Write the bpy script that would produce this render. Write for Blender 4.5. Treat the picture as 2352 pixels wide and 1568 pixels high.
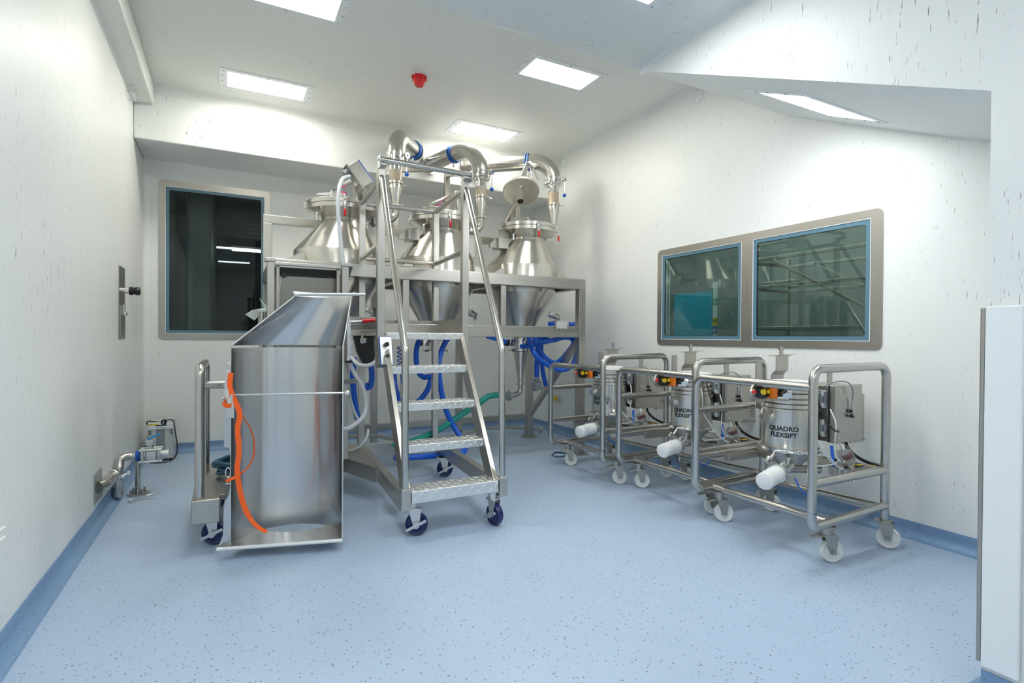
import bpy, bmesh, math, random
from mathutils import Vector, Matrix
random.seed(7)
PI = math.pi
SC = bpy.context.scene
COL = SC.collection
for o_ in list(bpy.data.objects):
    bpy.data.objects.remove(o_)

# ------------------------------------------------------------------ camera
FPX = 1229.51; YAW, PIT, ROL = math.radians(27.84939), math.radians(-0.49956), math.radians(0.38449)
CAMZ = 1.25
_r = Vector((math.cos(YAW), -math.sin(YAW), 0))
FWD = Vector((math.sin(YAW)*math.cos(PIT), math.cos(YAW)*math.cos(PIT), math.sin(PIT)))
_u = _r.cross(FWD)
RGT = _r*math.cos(ROL) + _u*math.sin(ROL)
UPV = -_r*math.sin(ROL) + _u*math.cos(ROL)
cam = bpy.data.cameras.new('camera'); camo = bpy.data.objects.new('camera', cam); COL.objects.link(camo)
cam.sensor_width = 36; cam.lens = FPX*36/2352; cam.clip_start = .02
M3 = Matrix((RGT, UPV, -FWD)).transposed()
camo.matrix_world = Matrix.Translation((0, 0, CAMZ)) @ M3.to_4x4()
SC.camera = camo

# ------------------------------------------------------------------ world, exposure
w = bpy.data.worlds.new('world'); SC.world = w; w.use_nodes = True
w.node_tree.nodes['Background'].inputs[0].default_value = (.8, .9, 1, 1)
w.node_tree.nodes['Background'].inputs[1].default_value = .02
SC.view_settings.view_transform = 'Standard'
SC.view_settings.look = 'None'
SC.view_settings.gamma = 1
SC.view_settings.use_curve_mapping = False
SC.view_settings.exposure = 0.04
LAMP_BACK = 33.0      # radiance of the lamp lenses over the equipment
LAMP_FRONT = 25.5     # radiance of the lamp lenses of the low ceiling and the stair soffit

def at(px, py, y=None, x=None, z=None):
    """the point of a plane x=, y= or z= that the photograph shows at (px, py)"""
    d = RGT*((px-1176)/FPX) - UPV*((py-784)/FPX) + FWD
    if y is not None: t = y/d.y
    elif x is not None: t = x/d.x
    else: t = (z-CAMZ)/d.z
    return Vector((0, 0, CAMZ)) + d*t
def ats(pts, y=None): return [at(p[0], p[1], y=(p[2] if len(p) > 2 else y)) for p in pts]

# ------------------------------------------------------------------ materials
MATS = {}
def newmat(name):
    m = bpy.data.materials.new(name); m.use_nodes = True
    nt = m.node_tree; b = nt.nodes['Principled BSDF']; MATS[name] = m
    return m, nt, b
def plain(name, col, rough=.5, metal=0, trans=0, emis=None, es=0, spec=None, bump=0):
    m, nt, b = newmat(name)
    b.inputs['Base Color'].default_value = (*col, 1); b.inputs['Roughness'].default_value = rough
    b.inputs['Metallic'].default_value = metal
    if trans: b.inputs['Transmission Weight'].default_value = trans
    if spec is not None: b.inputs['Specular IOR Level'].default_value = spec
    if emis: b.inputs['Emission Color'].default_value = (*emis, 1); b.inputs['Emission Strength'].default_value = es
    if bump:
        n = nt.nodes.new('ShaderNodeTexNoise'); n.inputs['Scale'].default_value = 90
        bp = nt.nodes.new('ShaderNodeBump'); bp.inputs['Strength'].default_value = bump; bp.inputs['Distance'].default_value = .002
        nt.links.new(n.outputs['Fac'], bp.inputs['Height']); nt.links.new(bp.outputs['Normal'], b.inputs['Normal'])
    return m
def N(nt, t, **k):
    n = nt.nodes.new(t)
    for a, v in k.items(): setattr(n, a, v)
    return n
def mapped(nt, scale, rot=(0, 0, 0)):
    tc = N(nt, 'ShaderNodeTexCoord'); mp = N(nt, 'ShaderNodeMapping')
    mp.inputs['Scale'].default_value = scale; mp.inputs['Rotation'].default_value = rot
    nt.links.new(tc.outputs['Object'], mp.inputs['Vector'])
    return mp.outputs['Vector']
def ramp(nt, src, stops):
    r = N(nt, 'ShaderNodeValToRGB'); e = r.color_ramp.elements
    e[0].position, e[0].color = stops[0][0], (*stops[0][1], 1)
    e[1].position, e[1].color = stops[-1][0], (*stops[-1][1], 1)
    for p, c in stops[1:-1]:
        q = e.new(p); q.color = (*c, 1)
    nt.links.new(src, r.inputs['Fac']); return r.outputs['Color']
def steel(name, col, r0, r1, scale=(3, 3, 60), bump=.04, aniso=0, rot=0):
    """brushed stainless steel: fine stretched grain in the roughness and the surface"""
    m, nt, b = newmat(name)
    b.inputs['Metallic'].default_value = 1
    if aniso:
        tg = N(nt, 'ShaderNodeTangent', direction_type='RADIAL', axis='Z'); nt.links.new(tg.outputs[0], b.inputs['Tangent'])
        b.inputs['Anisotropic'].default_value = aniso; b.inputs['Anisotropic Rotation'].default_value = rot
    v = mapped(nt, scale)
    n = N(nt, 'ShaderNodeTexNoise'); n.inputs['Scale'].default_value = 4; n.inputs['Detail'].default_value = 5
    nt.links.new(v, n.inputs['Vector'])
    n2 = N(nt, 'ShaderNodeTexNoise'); n2.inputs['Scale'].default_value = 2.2; n2.inputs['Detail'].default_value = 3
    mr = N(nt, 'ShaderNodeMapRange'); mr.inputs['From Min'].default_value = .3; mr.inputs['From Max'].default_value = .7
    mr.inputs['To Min'].default_value = r0; mr.inputs['To Max'].default_value = r1
    ad = N(nt, 'ShaderNodeMath', operation='MULTIPLY_ADD'); ad.inputs[1].default_value = .55
    nt.links.new(n.outputs['Fac'], ad.inputs[0])
    mu = N(nt, 'ShaderNodeMath', operation='MULTIPLY'); mu.inputs[1].default_value = .45
    nt.links.new(n2.outputs['Fac'], mu.inputs[0]); nt.links.new(mu.outputs[0], ad.inputs[2])
    nt.links.new(ad.outputs[0], mr.inputs['Value']); nt.links.new(mr.outputs[0], b.inputs['Roughness'])
    c = ramp(nt, n2.outputs['Fac'], [(.3, tuple(x*.95 for x in col)), (.7, col)])
    nt.links.new(c, b.inputs['Base Color'])
    if bump:
        bp = N(nt, 'ShaderNodeBump'); bp.inputs['Strength'].default_value = bump; bp.inputs['Distance'].default_value = .001
        nt.links.new(n.outputs['Fac'], bp.inputs['Height']); nt.links.new(bp.outputs['Normal'], b.inputs['Normal'])
    return m
def panelmat(name, col, axis, rough=.42):
    """white vinyl cladding with scattered short dark streaks running along one axis"""
    m, nt, b = newmat(name)
    b.inputs['Roughness'].default_value = rough; b.inputs['Specular IOR Level'].default_value = .4
    s = [78, 78, 78]; s[axis] = 8.5
    v = mapped(nt, s)
    n = N(nt, 'ShaderNodeTexNoise'); n.inputs['Scale'].default_value = 1.6; n.inputs['Detail'].default_value = 2.2
    nt.links.new(v, n.inputs['Vector'])
    s2 = [1.7, 1.7, 1.7]; s2[axis] = .6
    v2 = mapped(nt, s2)
    n2 = N(nt, 'ShaderNodeTexNoise'); n2.inputs['Scale'].default_value = 1.5; n2.inputs['Detail'].default_value = 1
    nt.links.new(v2, n2.inputs['Vector'])
    ad = N(nt, 'ShaderNodeMath', operation='MULTIPLY_ADD'); ad.inputs[1].default_value = .16
    nt.links.new(n2.outputs['Fac'], ad.inputs[0]); nt.links.new(n.outputs['Fac'], ad.inputs[2])
    k = ramp(nt, ad.outputs[0], [(.765, col), (.785, tuple(x*.75 for x in col)), (.88, (.16, .17, .165))])
    s3 = [60, 60, 60]; s3[axis] = 1.5
    v3 = mapped(nt, s3)
    n3 = N(nt, 'ShaderNodeTexNoise'); n3.inputs['Scale'].default_value = 1; n3.inputs['Detail'].default_value = 2
    nt.links.new(v3, n3.inputs['Vector'])
    g = ramp(nt, n3.outputs['Fac'], [(.3, (.982, .985, .982)), (.7, (1, 1, 1))])
    mx = N(nt, 'ShaderNodeMix', data_type='RGBA', blend_type='MULTIPLY'); mx.inputs['Factor'].default_value = 1
    nt.links.new(k, mx.inputs['A']); nt.links.new(g, mx.inputs['B'])
    nt.links.new(mx.outputs['Result'], b.inputs['Base Color'])
    return m
def vinyl(name, col, dark, scale=34):
    m, nt, b = newmat(name)
    b.inputs['Roughness'].default_value = .38
    v = mapped(nt, (1, 1, 1))
    vo = N(nt, 'ShaderNodeTexVoronoi'); vo.inputs['Scale'].default_value = scale; vo.inputs['Randomness'].default_value = 1
    nz = N(nt, 'ShaderNodeTexNoise'); nz.inputs['Scale'].default_value = 60
    vm = N(nt, 'ShaderNodeVectorMath', operation='MULTIPLY_ADD'); vm.inputs[1].default_value = (.05, .05, .05)
    nt.links.new(nz.outputs['Color'], vm.inputs[0]); nt.links.new(v, vm.inputs[2])
    nt.links.new(vm.outputs[0], vo.inputs['Vector'])
    # only some cells carry a fleck
    sep = N(nt, 'ShaderNodeSeparateColor'); nt.links.new(vo.outputs['Color'], sep.inputs[0])
    size = N(nt, 'ShaderNodeMapRange'); size.inputs['From Min'].default_value = .10; size.inputs['From Max'].default_value = 1
    size.inputs['To Min'].default_value = .0; size.inputs['To Max'].default_value = .27
    nt.links.new(sep.outputs[0], size.inputs['Value'])
    lt = N(nt, 'ShaderNodeMath', operation='LESS_THAN'); nt.links.new(vo.outputs['Distance'], lt.inputs[0]); nt.links.new(size.outputs[0], lt.inputs[1])
    n2 = N(nt, 'ShaderNodeTexNoise'); n2.inputs['Scale'].default_value = 3; n2.inputs['Detail'].default_value = 4
    base = ramp(nt, n2.outputs['Fac'], [(.3, tuple(x*.93 for x in col)), (.7, tuple(min(1, x*1.05) for x in col))])
    mx = N(nt, 'ShaderNodeMix', data_type='RGBA'); nt.links.new(lt.outputs[0], mx.inputs['Factor'])
    nt.links.new(base, mx.inputs['A']); mx.inputs['B'].default_value = (*dark, 1)
    nt.links.new(mx.outputs['Result'], b.inputs['Base Color'])
    return m
def paneglass(name, tint, clear):
    """thin window glass: tinted see-through sheet with a fresnel mirror on top"""
    m = bpy.data.materials.new(name); m.use_nodes = True; nt = m.node_tree; nt.nodes.clear(); MATS[name] = m
    out = N(nt, 'ShaderNodeOutputMaterial'); mix = N(nt, 'ShaderNodeMixShader'); tr = N(nt, 'ShaderNodeBsdfTransparent')
    gl = N(nt, 'ShaderNodeBsdfGlossy'); fr = N(nt, 'ShaderNodeFresnel')
    tr.inputs[0].default_value = (*tint, 1); gl.inputs['Roughness'].default_value = .01; gl.inputs[0].default_value = (.9, 1, .97, 1)
    fr.inputs['IOR'].default_value = clear
    ge = N(nt, 'ShaderNodeNewGeometry'); mu = N(nt, 'ShaderNodeMath', operation='MULTIPLY_ADD'); mu.inputs[1].default_value = -1
    nt.links.new(ge.outputs['Backfacing'], mu.inputs[0]); mu.inputs[2].default_value = 1
    m2 = N(nt, 'ShaderNodeMath', operation='MULTIPLY'); nt.links.new(mu.outputs[0], m2.inputs[0]); nt.links.new(fr.outputs[0], m2.inputs[1])
    nt.links.new(m2.outputs[0], mix.inputs[0]); nt.links.new(tr.outputs[0], mix.inputs[1]); nt.links.new(gl.outputs[0], mix.inputs[2])
    nt.links.new(mix.outputs[0], out.inputs[0]); return m
def lampmat(name, col, s):
    m = bpy.data.materials.new(name); m.use_nodes = True; nt = m.node_tree; nt.nodes.clear(); MATS[name] = m
    out = N(nt, 'ShaderNodeOutputMaterial'); e = N(nt, 'ShaderNodeEmission'); e.inputs[0].default_value = (*col, 1); e.inputs[1].default_value = s
    nt.links.new(e.outputs[0], out.inputs[0]); return m

STEEL = steel('stainless_frame', (.52, .50, .46), .27, .42, (14, 14, 3), .01)
STEELP = steel('stainless_polished', (.66, .635, .585), .275, .275, (2, 2, 2), 0, .75, .25)
STEELS = steel('stainless_shell', (.63, .62, .61), .215, .215, (4, 4, 1.2), 0, .85, .25)
STEELD = steel('stainless_sheet', (.45, .43, .395), .30, .44, (30, 30, 2), .01)
STEELT = steel('stainless_tube', (.56, .545, .515), .23, .28, (3, 3, 3), 0)
ALU = steel('aluminium_tread', (.80, .80, .79), .30, .45, (20, 20, 20), .06)
CHROME = plain('chrome_fittings', (.72, .71, .69), .14, 1)
GALV = plain('zinc_fork', (.70, .70, .70), .42, 1)
WALLV = panelmat('white_wall_cladding', (.83, .845, .83), 2)
WALLH = panelmat('white_ceiling_cladding', (.80, .81, .775), 0)
WHITE = plain('white_plastic', (.82, .83, .83), .35)
WHITEM = plain('white_lamp_frame', (.80, .83, .84), .4)
FLOORM = vinyl('blue_floor_vinyl', (.425, .54, .705), (.17, .225, .32), 60)
COVEM = vinyl('blue_cove_vinyl', (.20, .33, .52), (.04, .06, .12), 50)
BLUEH = plain('blue_hose_rubber', (.012, .125, .70), .32)
NAVY = plain('navy_polyurethane', (.012, .022, .11), .3)
NYLON = plain('white_nylon', (.78, .80, .78), .35)
GREENH = plain('green_hose', (.012, .30, .24), .4)
TEAL = plain('dark_teal_hose', (.012, .075, .14), .35)
GREYH = plain('grey_hose', (.42, .43, .40), .5)
CONDUIT = plain('pale_grey_conduit', (.62, .65, .70), .35)
ORANGE = plain('orange_webbing', (1.0, .13, .008), .55, bump=.2)
ORANGEP = plain('orange_plastic', (.95, .22, .02), .4)
RED = plain('red_plastic', (.72, .008, .012), .3)
BLACK = plain('black_plastic', (.012, .012, .013), .35)
RUBBER = plain('black_rubber', (.02, .02, .02), .6)
STEELL = steel('stainless_lid', (.72, .69, .62), .45, .55, (12, 12, 12), 0)
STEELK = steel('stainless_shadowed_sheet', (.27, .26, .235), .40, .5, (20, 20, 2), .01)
GREY = plain('grey_plastic', (.25, .28, .30), .45)
LGREY = plain('light_grey_enamel', (.55, .57, .56), .4)
YELLOW = plain('yellow_plastic', (.90, .60, .01), .35)
BLUEP = plain('blue_gasket', (.01, .11, .50), .35)
SLEEVE = plain('clear_tan_sleeve', (.56, .38, .20), .35)
WIRE = plain('sleeve_wire', (.82, .74, .62), .3, .6)
CLEAR = plain('clear_tubing', (.72, .78, .78), .15)
LENS = plain('clear_cup', (.72, .74, .75), .08, 0, .7)
MAGENTA = plain('magenta_gasket', (.75, .03, .35), .4)
SEAL = plain('blue_grey_glazing_seal', (.10, .205, .275), .35)
BLACKSEAL = plain('black_gasket', (.015, .02, .022), .5)
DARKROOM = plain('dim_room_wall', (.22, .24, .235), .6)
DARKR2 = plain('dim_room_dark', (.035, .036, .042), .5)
CYAN = plain('cyan_panel', (.02, .30, .45), .3)
INK = plain('black_ink', (.01, .01, .01), .5)
GREENP = plain('green_sign', (.0, .32, .16), .5)
SIGNB = plain('blue_sign', (.02, .13, .40), .5)
HANDLEB = plain('pale_blue_grip', (.04, .33, .72), .4)
LAMPB = lampmat('lit_lens_warm', (1.0, .985, .89), LAMP_BACK)
LAMPF = lampmat('lit_lens_cool', (.95, .985, 1.0), LAMP_FRONT)
TUBEL = lampmat('lit_tube', (.95, 1, 1), 16)
PANEL = plain('clear_acrylic_flange', (.86, .89, .90), .25)
PANEGL = paneglass('dark_window_glass', (.66, .70, .70), 1.5)
PANEGR = paneglass('window_glass_green', (.62, .72, .69), 1.85)

# ------------------------------------------------------------------ mesh builder
def _v(p): return p if isinstance(p, Vector) else Vector(p)
def frame_from(d, up=None):
    d = _v(d).normalized()
    up = _v(up) if up is not None else Vector((0, 0, 1))
    if abs(d.dot(up)) > .98: up = Vector((0, 1, 0)) if abs(d.y) < .9 else Vector((1, 0, 0))
    x = up.cross(d).normalized(); y = d.cross(x)
    return x, y, d
def fillet(pts, r, n=6, lim=.49):
    """round the corners of a polyline"""
    pts = [_v(p) for p in pts]; out = [pts[0]]
    for i in range(1, len(pts)-1):
        a, b, c = pts[i-1], pts[i], pts[i+1]
        u = (a-b); v = (c-b); lu, lv = u.length, v.length; u.normalize(); v.normalize()
        ang = u.angle(v)
        if ang > PI-.02: out.append(b); continue
        t = min(r/math.tan(ang/2), lu*lim, lv*lim); rr = t*math.tan(ang/2)
        p0 = b+u*t; cen = b+(u+v).normalized()*(rr/math.sin(ang/2))
        p1 = b+v*t; e0 = p0-cen; e1 = p1-cen; th = e0.angle(e1)
        for k in range(n+1):
            f = k/n
            out.append(cen+(e0*math.sin((1-f)*th)+e1*math.sin(f*th))/math.sin(th))
    out.append(pts[-1]); return out
def spline(pts, n=8):
    pts = [_v(p) for p in pts]; P = [pts[0]*2-pts[1]]+pts+[pts[-1]*2-pts[-2]]; out = []
    for i in range(1, len(P)-2):
        a, b, c, d = P[i-1:i+3]
        for k in range(n):
            t = k/n
            out.append(.5*((2*b)+(c-a)*t+(2*a-5*b+4*c-d)*t*t+(3*b-a-3*c+d)*t**3))
    out.append(P[-2]); return out

class MB:
    def __init__(s): s.bm = bmesh.new(); s.boxy = False
    def _add(s, vs, fs):
        b = [s.bm.verts.new(v) for v in vs]
        for f in fs:
            try: s.bm.faces.new([b[i] for i in f])
            except ValueError: pass
        return s
    def box(s, lo, hi, bev=.003, mat=None):
        lo, hi = _v(lo), _v(hi)
        lo, hi = Vector([min(a, b) for a, b in zip(lo, hi)]), Vector([max(a, b) for a, b in zip(lo, hi)])
        t = bmesh.new(); bmesh.ops.create_cube(t, size=1)
        for v in t.verts: v.co = Vector([lo[i]+(v.co[i]+.5)*(hi[i]-lo[i]) for i in range(3)])
        bev = min(bev, min(hi-lo)*.3); s.boxy = s.boxy or bev > 0
        if bev > 0: bmesh.ops.bevel(t, geom=list(t.edges), offset=bev, segments=2, affect='EDGES', profile=.5)
        return s._merge(t, mat)
    def _merge(s, t, mat=None):
        t.verts.index_update()
        s._add([(mat @ v.co) if mat else v.co.copy() for v in t.verts], [[v.index for v in f.verts] for f in t.faces]); t.free(); return s
    def obox(s, c, size, xdir, zdir=(0, 0, 1), bev=.003):
        x = _v(xdir).normalized(); z = _v(zdir); z = (z-x*z.dot(x)).normalized(); y = z.cross(x)
        m = Matrix((x, y, z)).transposed().to_4x4(); m.translation = _v(c)
        h = _v(size)/2; return s.box(-h, h, bev, m)
    def bar(s, a, b, w, h, up=(0, 0, 1), bev=.004):
        """a square tube from a to b, w across and h along up"""
        a, b = _v(a), _v(b); d = b-a; x, y, z = frame_from(d, up)
        m = Matrix((x, y, z)).transposed().to_4x4(); m.translation = (a+b)/2
        return s.box((-w/2, -h/2, -d.length/2), (w/2, h/2, d.length/2), bev, m)
    def tube(s, pts, r, seg=14, closed=False, cap=True):
        pts = [_v(p) for p in pts]; n = len(pts); rings = []
        rf = r if callable(r) else (lambda i: r)
        T = []
        for i in range(n):
            if closed: d = pts[(i+1) % n]-pts[i-1]
            else: d = pts[min(i+1, n-1)]-pts[max(i-1, 0)]
            T.append(d.normalized())
        x, y, _ = frame_from(T[0])
        for i in range(n):
            x = (x-T[i]*x.dot(T[i]))
            if x.length < 1e-6: x = frame_from(T[i])[0]
            x.normalize(); y = T[i].cross(x)
            rings.append([s.bm.verts.new(pts[i]+(x*math.cos(2*PI*k/seg)+y*math.sin(2*PI*k/seg))*rf(i)) for k in range(seg)])
        for i in range(n if closed else n-1):
            A, B = rings[i], rings[(i+1) % n]
            off = 0
            if closed and i == n-1:
                off = min(range(seg), key=lambda q: (A[0].co-B[q].co).length)
            for k in range(seg):
                try: s.bm.faces.new((A[k], A[(k+1) % seg], B[(k+1+off) % seg], B[(k+off) % seg]))
                except ValueError: pass
        if cap and not closed:
            s.bm.faces.new(rings[0][::-1]); s.bm.faces.new(rings[-1])
        return s
    def cyl(s, a, b, r, r2=None, seg=24):
        a, b = _v(a), _v(b); r2 = r if r2 is None else r2
        return s.tube([a, b], lambda i: (r, r2)[i], seg)
    def lathe(s, prof, o=(0, 0, 0), axis=(0, 0, 1), seg=40, shift=None, closed=False):
        """profile [(radius, height)]; shift(height) moves the ring's centre sideways"""
        o = _v(o); x, y, z = frame_from(axis, (0, 1, 0) if abs(_v(axis).normalized().z) > .9 else (0, 0, 1)); rings = []
        for r, h in prof:
            c = o+z*h+(shift(h) if shift else Vector((0, 0, 0)))
            if r < 1e-5: rings.append([s.bm.verts.new(c)])
            else: rings.append([s.bm.verts.new(c+(x*math.cos(2*PI*k/seg)+y*math.sin(2*PI*k/seg))*r) for k in range(seg)])
        pairs = list(zip(rings, rings[1:]))+([(rings[-1], rings[0])] if closed else [])
        for A, B in pairs:
            for k in range(seg):
                f = [A[k % len(A)], A[(k+1) % len(A)], B[(k+1) % len(B)], B[k % len(B)]]
                f = [v for i, v in enumerate(f) if v not in f[:i]]
                if len(f) > 2:
                    try: s.bm.faces.new(f)
                    except ValueError: pass
        return s
    def torus(s, c, R, r, axis=(0, 0, 1), seg=36, rs=10):
        x, y, z = frame_from(axis); c = _v(c)
        return s.tube([c+(x*math.cos(2*PI*k/seg)+y*math.sin(2*PI*k/seg))*R for k in range(seg)], r, rs, True)
    def ball(s, c, r, seg=20):
        n = 10
        return s.lathe([(r*math.sin(PI*i/n), -r*math.cos(PI*i/n)) for i in range(n+1)], c, seg=seg)
    def prism(s, poly, o, xdir, ydir, th):
        """a plate with outline poly in the plane (xdir, ydir), th thick along their normal"""
        o, x, y = _v(o), _v(xdir).normalized(), _v(ydir).normalized(); z = x.cross(y)
        n = len(poly)
        vs = [o+x*p[0]+y*p[1] for p in poly]+[o+x*p[0]+y*p[1]+z*th for p in poly]
        return s._add(vs, [list(range(n))[::-1], list(range(n, 2*n))]+[[i, (i+1) % n, n+(i+1) % n, n+i] for i in range(n)])
    def sheet(s, grid, th):
        """a curved sheet: grid[row][col] of points, given a real thickness"""
        R, C = len(grid), len(grid[0]); g = [[_v(p) for p in r] for r in grid]; nrm = []
        for i in range(R):
            row = []
            for j in range(C):
                a = g[min(i+1, R-1)][j]-g[max(i-1, 0)][j]; b = g[i][min(j+1, C-1)]-g[i][max(j-1, 0)]
                row.append(a.cross(b).normalized())
            nrm.append(row)
        vs = [p for r in g for p in r]+[g[i][j]+nrm[i][j]*th for i in range(R) for j in range(C)]
        K = R*C; f = []
        for i in range(R-1):
            for j in range(C-1):
                q = [i*C+j, i*C+j+1, (i+1)*C+j+1, (i+1)*C+j]
                f.append(q); f.append([K+a for a in q[::-1]])
        edge = [(0, j, 0, j+1) for j in range(C-1)]+[(i, C-1, i+1, C-1) for i in range(R-1)]+[(R-1, j+1, R-1, j) for j in range(C-1)]+[(i+1, 0, i, 0) for i in range(R-1)]
        for a, b, c, d in edge:
            p, q = a*C+b, c*C+d; f.append([q, p, K+p, K+q])
        return s._add(vs, f)
    def ribbon(s, pts, side, w, th=.0015):
        pts = [_v(p) for p in pts]; n = len(pts); grid = []
        for i, p in enumerate(pts):
            d = pts[min(i+1, n-1)]-pts[max(i-1, 0)]
            q = side(i/(n-1)) if callable(side) else _v(side)
            q = (q-d.normalized()*q.dot(d.normalized())).normalized()
            grid.append([p-q*w/2, p+q*w/2])
        return s.sheet(grid, th)
    def build(s, name, mat, parent=None, origin=None, sharp=46, smooth=True):
        bm = s.bm
        bmesh.ops.recalc_face_normals(bm, faces=list(bm.faces))
        lo = Vector([min(v.co[i] for v in bm.verts) for i in range(3)]); hi = Vector([max(v.co[i] for v in bm.verts) for i in range(3)])
        if origin is None:
            origin = (lo+hi)/2
            if parent is None: origin.z = lo.z
        origin = _v(origin)
        for v in bm.verts: v.co -= origin
        for f in bm.faces: f.smooth = smooth
        lim = math.radians(sharp)
        for e in bm.edges:
            if len(e.link_faces) == 2 and e.calc_face_angle(0) > lim: e.smooth = False
        me = bpy.data.meshes.new(name); bm.to_mesh(me); bm.free()
        o = bpy.data.objects.new(name, me); COL.objects.link(o); me.materials.append(mat)
        if s.boxy:
            wn = o.modifiers.new('weighted_normals', 'WEIGHTED_NORMAL'); wn.keep_sharp = True; wn.weight = 100
        W[o.name] = origin.copy()
        if parent is not None:
            o.parent = parent; o.location = origin-W[parent.name]
        else: o.location = origin
        return o
W = {}
def tag(o, label, cat, group=None, kind=None):
    o['label'] = label; o['category'] = cat
    if group: o['group'] = group
    if kind: o['kind'] = kind
    return o
def struct(o): o['kind'] = 'structure'; return o
def thing(name, loc, label, cat, group=None):
    o = bpy.data.objects.new(name, None); COL.objects.link(o); o.empty_display_size = .1
    o.location = loc; W[o.name] = _v(loc).copy()
    return tag(o, label, cat, group)
def dup(root, loc, label=None, rotz=None):
    r = root.copy(); COL.objects.link(r); r.location = loc
    if rotz is not None: r.rotation_euler = (0, 0, rotz)
    if label: r['label'] = label
    def rec(a, b):
        for ch in [c for c in bpy.data.objects if c.parent == a]:
            c2 = ch.copy(); COL.objects.link(c2); c2.parent = b; rec(ch, c2)
    rec(root, r); return r

# ================================================================== THE ROOM
XL, XR, YB, ZC = -.78, 3.828, 6.653, 3.57
YN = -2.6                      # wall behind the camera
XA, YA = 2.33, .872            # face and far end of the stair mass at the right
ZLOW, YLOW = 2.965, 2.68       # low ceiling over the entrance part, its back edge
struct(MB().box((XL-.1, YN-.1, -.1), (XR+.1, YB+.1, 0), 0).build('floor', FLOORM))
struct(MB().box((XL-.1, YN, 0), (XL, YB+.08, ZC), 0).build('wall_left', WALLV))
struct(MB().box((XL, YN-.1, 0), (XR, YN, ZC), 0).build('wall_front', WALLV))
struct(MB().box((XL-.1, YLOW-.02, ZC), (XR+.1, YB+.1, ZC+.1), 0).build('ceiling', WALLH))
struct(MB().box((XL, YN, ZLOW), (XR, YLOW, ZC+.1), .012).build('ceiling_low', WALLH))
# wall with a window opening
def holed(name, m, axis, pos, th, u0, u1, z0, z1, holes):
    b = MB(); cuts = sorted(holes)
    def put(a, c, d, e):
        if axis == 'y': b.box((a, pos, d), (c, pos+th, e), 0)
        else: b.box((pos, a, d), (pos+th, c, e), 0)
    cur = u0
    for (a, c, d, e) in cuts:
        put(cur, a, z0, z1); put(a, c, z0, d); put(a, c, e, z1); cur = c
    put(cur, u1, z0, z1)
    return struct(b.build(name, m))
WLX0, WLX1, WLZ0, WLZ1 = -.652, .408, 1.199, 2.868
WRY0, WRY1, WRZ0, WRZ1 = 1.99, 4.095, 1.178, 2.125
holed('wall_back', WALLV, 'y', YB, .08, XL-.1, XR+.1, 0, ZC, [(WLX0+.05, WLX1-.05, WLZ0+.05, WLZ1-.05)])
holed('wall_right', WALLV, 'x', XR, .08, YN, YB+.08, 0, ZC, [(WRY0+.05, WRY1-.05, WRZ0+.05, WRZ1-.05)])
# the stair mass: wall at the right edge of the picture with the sloping soffit behind it
def roundpoly(pts, r, n=5):
    out = []; k = len(pts)
    for i in range(k):
        out += [p for p in fillet([pts[i-1], pts[i], pts[(i+1) % k]], r, n)[1:-1]]
    return out
yz = roundpoly([Vector((0, YN, 0)), Vector((0, YA, 0)), Vector((0, YA, 2.112)), Vector((0, 2.672, 2.962)), Vector((0, YN, 2.962))], .004)
b = MB(); poly = [(p.y, p.z) for p in yz]
b.prism(poly, (XA, 0, 0), (0, 1, 0), (0, 0, 1), XR-XA)
struct(b.build('wall_stair', WALLV, smooth=False))
# bulkheads along the left wall and the back wall
struct(MB().box((XL, YLOW-.3, 3.378), (-.622, 5.975, ZC), .014).build('trim_1', WALLH))
struct(MB().box((XL, 5.975, 3.053), (XR, YB, ZC), .012).build('trim_2', WALLV))
# soft coved inner corners
def cove(name, m, a, c, d1, d2, r, n=8):
    a, c, d1, d2 = map(_v, (a, c, d1, d2)); cen = d1*r+d2*r; prof = []
    for k in range(n+1):
        th = PI/2*k/n; prof.append(cen-d1*r*math.cos(th)-d2*r*math.sin(th))
    poly = [Vector((0, 0, 0))]+prof
    b = MB(); n_ = len(poly)
    b._add([a+p for p in poly]+[c+p for p in poly], [list(range(n_)), list(range(n_, 2*n_))]+[[i, (i+1) % n_, n_+(i+1) % n_, n_+i] for i in range(n_)])
    return struct(b.build(name, m, sharp=50))
cove('trim_3', WALLH, (-.622, 5.975, ZC), (XR, 5.975, ZC), (0, 0, -1), (0, -1, 0), .09)
cove('trim_4', WALLV, (XR, YLOW, ZC), (XR, 5.975, ZC), (0, 0, -1), (-1, 0, 0), .06)
cove('trim_5', WALLV, (XL, YB, .1), (XL, YB, 3.05), (1, 0, 0), (0, -1, 0), .05)
cove('trim_6', WALLV, (XR, YB, .1), (XR, YB, 3.05), (-1, 0, 0), (0, -1, 0), .05)
cove('trim_7', WALLV, (XL, YLOW, 3.378), (XL, 5.97, 3.378), (1, 0, 0), (0, 0, -1), .03)
cove('trim_8', WALLV, (XL, YB, 3.053), (XR, YB, 3.053), (0, -1, 0), (0, 0, -1), .03)
cove('trim_9', WALLV, (XA, YN, ZLOW), (XA, YLOW-.01, ZLOW), (-1, 0, 0), (0, 0, -1), .03)
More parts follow.
